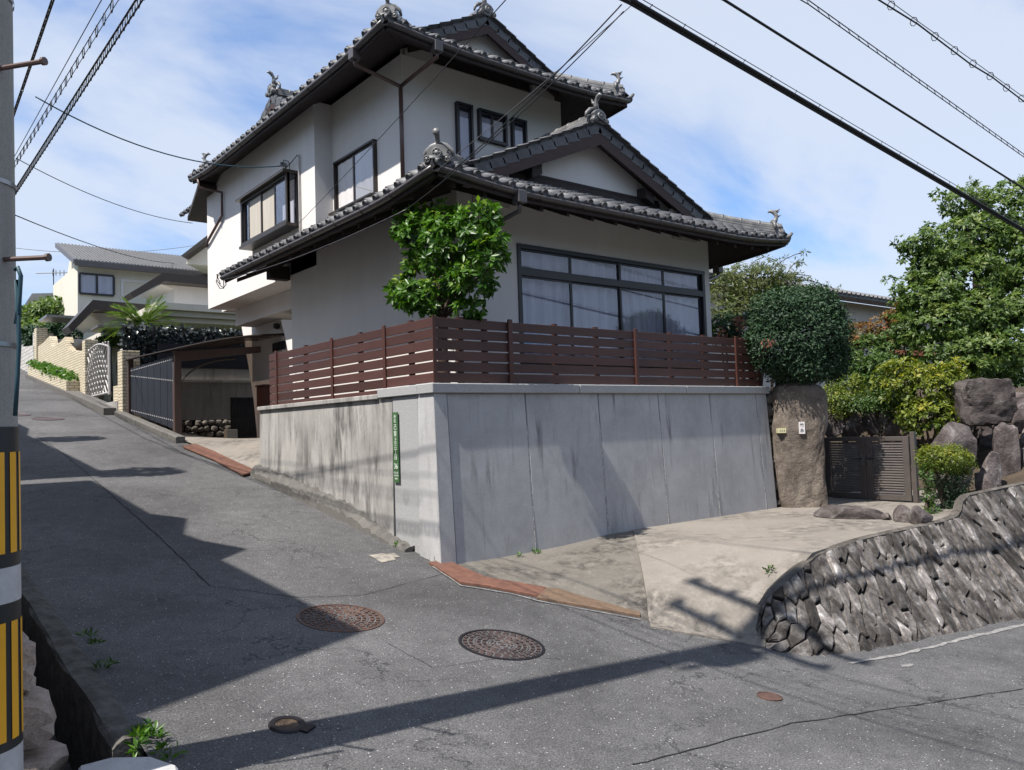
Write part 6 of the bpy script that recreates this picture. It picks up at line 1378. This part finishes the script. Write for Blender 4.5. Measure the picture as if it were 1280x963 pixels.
m = MB(); m.tube([(4.85, ga_, zbG), (4.85, ga_, gtop(ga_))], .035, 6); m.tube([(4.85, gb_, zbG), (4.85, gb_, gtop(gb_))], .035, 6); m.tube([(4.85, y, gtop(y)) for y in np.linspace(ga_, gb_, 9)], .03, 6); m.tube([(4.85, y, zbG+.05) for y in (ga_, gb_)], .03, 6); m.build('gate_frame', 'white_iron', og)
for i in range(9):
    for sgn in (1, -1):
        y0_ = ga_+(gb_-ga_)*(i+.5)/9; P = []
        for t in np.linspace(0, 1, 8): y = y0_+sgn*(t-.5)*1.5; P.append((4.85+.01*sgn, min(max(y, ga_), gb_), zbG+.05+(gtop(y0_)-zbG-.06)*t))
        MB().tube(P, .02, 5).build('lattice_bar', 'white_iron', og)
MB().box(4.7, 6.2, 20.9, 25.4, 2.0, 2.55).build('threshold', 'old_concrete', og)
wv_ = thing('wavy_wall', (4.85, 29, 3.5), 'cream brick wall with a scalloped wavy top and planter', 'wall')
yy = np.linspace(25.3, 33.2, 50); V = []
for y in yy: V.append((4.85, y, 4.25+.12*(y-25.3)+(lambda f_: .5*f_**1.3 if f_ < .86 else .5*.82*(1-f_)/.14)(((33.2-y)/2.7) % 1.0)*(0.0 if y < 27.6 else 1)-.12))
V = [(4.85, 25.3, 2.2)]+V+[(4.85, 33.2, 2.2)]
MB().prism(V, (.22, 0, 0)).build('wall_face', 'cream_brick', wv_)
MB().box(4.78, 5.12, 24.95, 25.3, 2.3, 4.45).build('end_post', 'cream_brick', wv_, False, .01); MB().box(4.8, 5.15, 33.2, 33.7, 3.5, 5.75).build('end_post', 'cream_brick', wv_)
MB().prism([(4.5, 26, 2.7), (4.5, 33, 3.7), (4.5, 33, 4.35), (4.5, 26, 3.35)], (.34, 0, 0)).build('planter', 'cream_brick', wv_)
MB().prism([(4.42, 21, 2.0), (4.42, 33, 3.6), (4.42, 33, 4.05), (4.42, 21, 2.38)], (.4, 0, 0)).build('plinth', 'kerb_concrete', wv_)
ph = thing('planter_plants', (4.67, 29.5, 3.7), 'low bright green plants in the brick planter', 'plants')
crown('foliage', ph, 'leaf_bright', [(4.67, y, 3.42+.145*(y-26), .2, .35, .2) for y in np.arange(26.3, 33, .5)], 420, 9, .10, 7, shell=.3, up=1.0)
tb2 = thing('timber_screen', (5.6, 23, 3.4), 'grey weathered timber boards leaning behind the iron gate', 'boards')
for i in range(6):
    q0 = dep(112+i*4.2, 466, 25.5); q1 = dep(117+i*4.0, 428, 25.5); s_ = _r*.05; MB().prism([q0-s_, q0+s_, q1+s_, q1-s_], _f*.03).build('board', 'timber_grey', tb2)
blk = thing('dark_board_fence', (5.2, 33, 5), 'low dark panel fence above the wavy brick wall', 'fence'); a = onx(47, 424, 5.3); b = onx(113, 424, 5.3); zz = ony(80, 440, 30)[2]
MB().prism([onx(47, 424, 5.3), onx(112, 424, 5.3), onx(112, 445, 5.3), onx(47, 445, 5.3)], (.05, 0, 0)).build('panel', 'bronze', blk)
gbk = thing('block_pillar', tuple(onx(46, 440, 5.0)), 'pale concrete block pillar and wall at the top of the wavy wall', 'wall')
for (u0, u1, v0, v1, X) in ((41, 51, 416, 470, 5.0), (20, 42, 432, 470, 4.9)):
    MB().prism([onx(u0, v0+(3 if u0 == 20 else 0), X), onx(u1, v0, X), onx(u1, v1, X), onx(u0, v1, X)], (.4, 0, 0)).build('block_face', 'grey_block', gbk)
def wallp(par, pts, off, mat, name): MB().prism(pts, off).build(name, mat, par)
# corrugated roof house
Y1 = 36.0; h1 = thing('corrugated_roof_house', (10, 38, 4), 'two storey cream house with a grey corrugated roof up the hill', 'house')
P = lambda u, v, y=Y1: ony(u, v, y)
ev0 = P(97, 331); ev1 = P(270, 346); zc_ = ev0[2]+.12
MB().box(P(97, 340, Y1+.5)[0], ev1[0]+4, Y1+.5, Y1+6, 3, zc_).build('wall', 'stucco_cream', h1)
xA, xB = ev0[0]-.1, ev1[0]+4; rise = 1.45; run = 4.0; m = MB()
for i in range(70):
    x = xA+(xB-xA)*i/70; wd = (xB-xA)/70; m.prism([(x+.05, Y1, zc_+.09), (x+wd-.05, Y1, zc_+.09), (x+wd-.05, Y1+run, zc_+.09+rise), (x+.05, Y1+run, zc_+.09+rise)], (0, 0, .05))
stuff(m.build('roof_corrugation', 'metal_roof', h1)); MB().prism([(xA, Y1, zc_), (xB, Y1, zc_), (xB, Y1+run, zc_+rise), (xA, Y1+run, zc_+rise)], (0, 0, .1)).build('roof', 'metal_roof', h1)
MB().box(xA-.02, xB, Y1-.1, Y1+.03, zc_-.18, zc_+.04).build('gutter', 'gutter', h1)
MB().prism([(xA+.6, Y1+.5, zc_-.1), (xA+.6, Y1+run, zc_+rise-.1), (xA+.6, Y1+run+1.5, zc_-.1)], (.2, 0, 0)).build('gable_wall', 'stucco_cream', h1); MB().prism([(xA, Y1, zc_-.1), (xA, Y1+run, zc_+rise-.1), (xA, Y1+run, zc_+rise+.1), (xA, Y1, zc_+.1)], (-.05, 0, 0)).build('bargeboard', 'gutter', h1)
def flat_win(par, u0, u1, v0, v1, y, mat='dark_frame', cur='curtain', n=2):
    a = ony(u0, v0, y); b = ony(u1, v1, y); f = MB(); x0, x1, z0, z1 = a[0], b[0], min(a[2], b[2]), max(a[2], b[2]); f.box(x0, x1, y-.1, y, z0, z0+.07); f.box(x0, x1, y-.1, y, z1-.07, z1)
    for k in range(n+1): xx = x0+(x1-x0)*k/n; f.box(xx-.04, xx+.04, y-.1, y, z0+.07, z1-.07)
    fr = f.build('window', mat, par); MB().box(x0, x1, y-.02, y+.0, z0, z1).build('curtain', cur, fr); MB().box(x0+.04, x1-.04, y-.06, y-.05, z0+.07, z1-.07).build('pane', 'glass', fr)
flat_win(h1, 99, 142, 341, 371, Y1+.48); 
q = P(151, 352, Y1+.5); 
for (du, dv) in ((0, 0),): MB().box(q[0], q[0]+4.5, Y1+.45, Y1+.5, q[2]-1.2, q[2]-1.1).build('wall_trim', 'plate_white', h1); MB().box(q[0], q[0]+.1, Y1+.45, Y1+.5, q[2]-1.1, q[2]+.1).build('wall_trim', 'plate_white', h1); MB().box(q[0]+.1, q[0]+4.5, Y1+.45, Y1+.5, q[2], q[2]+.1).build('wall_trim', 'plate_white', h1)
MB().box(xA+.5, xA+.6, Y1+1.5, Y1+3.2, zc_-.9, zc_+.25).build('window_hood', 'bronze', h1)
# white neighbour with dark eaves
Y2 = 27.5; h2 = thing('neighbour_house', (9, 29, 3), 'white neighbour house with dark brown eaves behind the ivy fence', 'house')
def shed(par, u_out, v_out, u_in, v_in, y, xlen, rd, wall_in, mat='stucco'):
    """gable-ended roof seen from its left edge: low corner (u_out,v_out), high corner (u_in,v_in)"""
    lo = ony(u_out, v_out, y); hi = ony(u_in, v_in, y+0.0); 
    MB().prism([(lo[0], y, lo[2]), (hi[0], y, hi[2]), (hi[0]+xlen, y, hi[2]-.1), (hi[0]+xlen, y, hi[2]-.35), (hi[0]+.05, y, hi[2]-.3), (lo[0]+.1, y, lo[2]-.18)], (0, rd, 0)).build('roof', 'bronze', par)
    MB().prism([(lo[0]+wall_in, y+.6, lo[2]-2.6), (lo[0]+wall_in, y+.6, lo[2]-.05+wall_in*.25), (hi[0]+.1, y+.6, hi[2]-.31), (hi[0]+xlen, y+.6, hi[2]-.31), (hi[0]+xlen, y+.6, lo[2]-2.6)], (0, rd+2.0, 0)).build('wall', mat, par)
    return lo, hi
shed(h2, 163, 366, 204, 341, 29.5, 6, 0.9, 1.6)
shed(h2, 85, 408, 116, 375, 27.0, 5.0, 1.0, 1.1, 'stucco_cream')
lo = ony(198, 395, 24); hi = ony(240, 384, 24)
for z0_, z1_, o_ in ((0, .14, 0), (.15, .30, -.15), (.31, .5, -.3)): MB().box(ony(206, 392, 24)[0]+o_, ony(206, 392, 24)[0]+6, 24+o_, 27, lo[2]-.15+z0_, lo[2]-.15+z1_).build('cornice', 'stucco_cream', h2)
q = ony(212, 402, 24.3); MB().box(q[0]-.05, q[0]+.2, 24.2, 24.5, 2.5, q[2]).build('porch_pillar', 'stucco_cream', h2); MB().box(q[0]+.2, q[0]+6, 25.5, 25.6, 2.5, q[2]+.2).build('porch_wall', 'bark', h2)
MB().box(*(lambda p: (p[0]-.6, p[0]+2.2, 26, 27.5, p[2], p[2]+.06))(ony(150, 410, 26))).build('porch_sheet', 'metal_roof', h2); MB().box(*(lambda p: (p[0], p[0]+2.4, 32, 33.5, p[2], p[2]+.08))(ony(58, 396, 32))).build('lean_to_sheet', 'metal_roof', h2)
h3 = thing('hilltop_house', tuple(dep(45, 385, 52)), 'pale low house with a hipped roof behind the far trees', 'house'); q = dep(30, 378, 52)
MB().prism([dep(u, v, 52) for u, v in ((30, 382), (40, 367), (84, 366), (90, 382))], np.array([2, 3, 0])).build('roof', 'metal_roof', h3); MB().prism([dep(u, v, 52.4) for u, v in ((32, 381), (88, 381), (88, 440), (32, 440))], np.array([2, 3, 0])).build('wall', 'stucco_cream', h3); MB().prism([dep(u, v, 50) for u, v in ((10, 400), (31, 400), (31, 440), (10, 440))], np.array([1, 2, 0])).build('annex_wall', 'stucco', h3)
uh = thing('upper_neighbour', tuple(dep(245, 330, 34)), 'dark eave of a further house beside the overhang wall', 'house')
MB().prism([dep(u, v, 33) for u, v in ((226, 320), (262, 292), (262, 299), (230, 322))], np.array([1.5, 2, 0])).build('roof', 'bronze', uh); MB().prism([dep(u, v, 33.5) for u, v in ((233, 322), (263, 300), (263, 332), (233, 330))], np.array([1.5, 2, 0])).build('wall', 'stucco_cream', uh)
# plants up the road
plant('leafy_tree', 'dark green leafy tree left of the corrugated roof house', 'tree', 'leaf_tree', [(62, 398, 36, 32, 24), (45, 410, 35.5, 20, 22), (85, 392, 36, 26, 18), (70, 418, 35, 40, 20), (36, 400, 36, 14, 16)], 900, 10, .26, 101, shell=.5, tipbias=.2)
plant('leafy_tree', 'light green young tree beside the cream house wall', 'tree', 'leaf_mid', [(95, 388, 37, 16, 16), (75, 383, 37.5, 22, 12), (105, 380, 37.5, 14, 12)], 300, 10, .24, 102, shell=.4)
plant('hedge_bush', 'dark glossy hedge bush above the block pillar', 'shrub', 'leaf_dark', [(90, 415, 33, 28, 18), (60, 422, 33, 28, 14), (40, 420, 33, 14, 14)], 420, 10, .2, 103, shell=.5)
cyc = thing('cycad', tuple(ony(182, 408, 23.5)), 'cycad palm with stiff arching fronds above the ivy fence', 'palm'); cc = ony(180, 409, 23.6); BP = []; BT = []; BN = []
rs = np.random.RandomState(8)
for k in range(54):
    a = rs.rand()*2*math.pi; el = rs.uniform(.05, 1.1); d0 = np.array([math.cos(a)*math.cos(el), math.sin(a)*math.cos(el), math.sin(el)]); ln = rs.uniform(.9, 1.2)
    for t in np.linspace(.12, 1, 22):
        p_ = cc+d0*ln*t+np.array([0, 0, -.45*t*t*math.cos(el)*ln]); tg = unit(d0+np.array([0, 0, -.9*t*math.cos(el)])); sd_ = unit(np.cross(tg, [0, 0, 1]))
        for sg_ in (1, -1): BP.append(p_); BT.append(unit(sd_*sg_+tg*.7+np.array([0, 0, .25]))); BN.append(np.array([0, 0, 1.0]))
n = len(BP); link('fronds', leaf_mesh('fronds', np.array(BP), np.array(BT), np.array(BN), np.full(n, .19), .13, rs.rand(n)), 'leaf_tree', cyc); MB().tube([cc-(0, 0, 1.0), cc], [.2, .16], 8).build('trunk', 'bark', cyc)
plant('cut_shrub', 'yellowish clipped shrub above the timber boards', 'shrub', 'leaf_mid', [(140, 426, 25, 20, 5), (150, 418, 25, 14, 8)], 160, 9, .12, 105, shell=.3)
# weeds at wall feet
def weeds(name, label, P, n, size, seed, mat='leaf_bright'):
    t = thing(name, tuple(P[0]), label, 'weeds'); crown('foliage', t, mat, [(p[0], p[1], p[2]+size*.5, size*1.1, size*1.1, size*.8) for p in P], n, 7, size, seed, shell=.1, up=1.2, droop=-.2, ratio=.3); return t
weeds('weed_clump', 'green weed tuft at the end of the left kerb', [gr(178, 920), gr(172, 935), gr(186, 928), gr(205, 948)], 26, .055, 1)
weeds('weed_clump', 'tiny weeds at the foot of the side wall corner', [gr(497, 684), gr(538, 704)], 10, .04, 2)
weeds('weed_clump', 'small weed sprouting where the panel wall meets the apron', [np.array([5.75, 7.14, .12]), np.array([6.02, 7.14, .13])], 9, .05, 3)
weeds('weed_clump', 'thin weeds along the shaded left kerb', [gr(112, 800), gr(120, 815), gr(132, 838)], 12, .05, 4, 'leaf_mid')
weeds('dandelion', 'small yellow flowered weed before the doorstep stone', [onz(1036, 641, .25)], 5, .05, 5, 'leaf_yellow')
weeds('weed_clump', 'little weed tuft in the crack of the driveway edge', [np.array([7.0, 4.75, float(D(7.0, 4.75))])], 7, .045, 6, 'leaf_mid')

# ------------------------------------------------------------------ groups of look-alike things
GROUPS = {'boulder': 'boulders of the garden bank', 'step_stone': 'stones in front of the gate', 'drain_plate': 'steel drain covers along the driveways', 'manhole_cover': 'manhole covers in the road', 'valve_cover': 'small iron lids in the road',
          'telephone_cable': 'cables along the crossing road', 'overhead_cable': 'cables running up the side road', 'service_wire': 'service wires to the houses', 'weed_clump': 'weeds at the foot of the walls', 'street_house': 'houses on the block wall', 'opposite_house': 'houses across the crossing road', 'garden_tree': 'small trees above the side road', 'leafy_tree': 'trees by the corrugated roof house', 'azalea_bush': 'clipped azalea beside the gate'}
for o in bpy.data.objects:
    if o.parent is None and 'label' in o.keys():
        k = o.name.split('.')[0]
        if k in GROUPS: o['group'] = GROUPS[k]
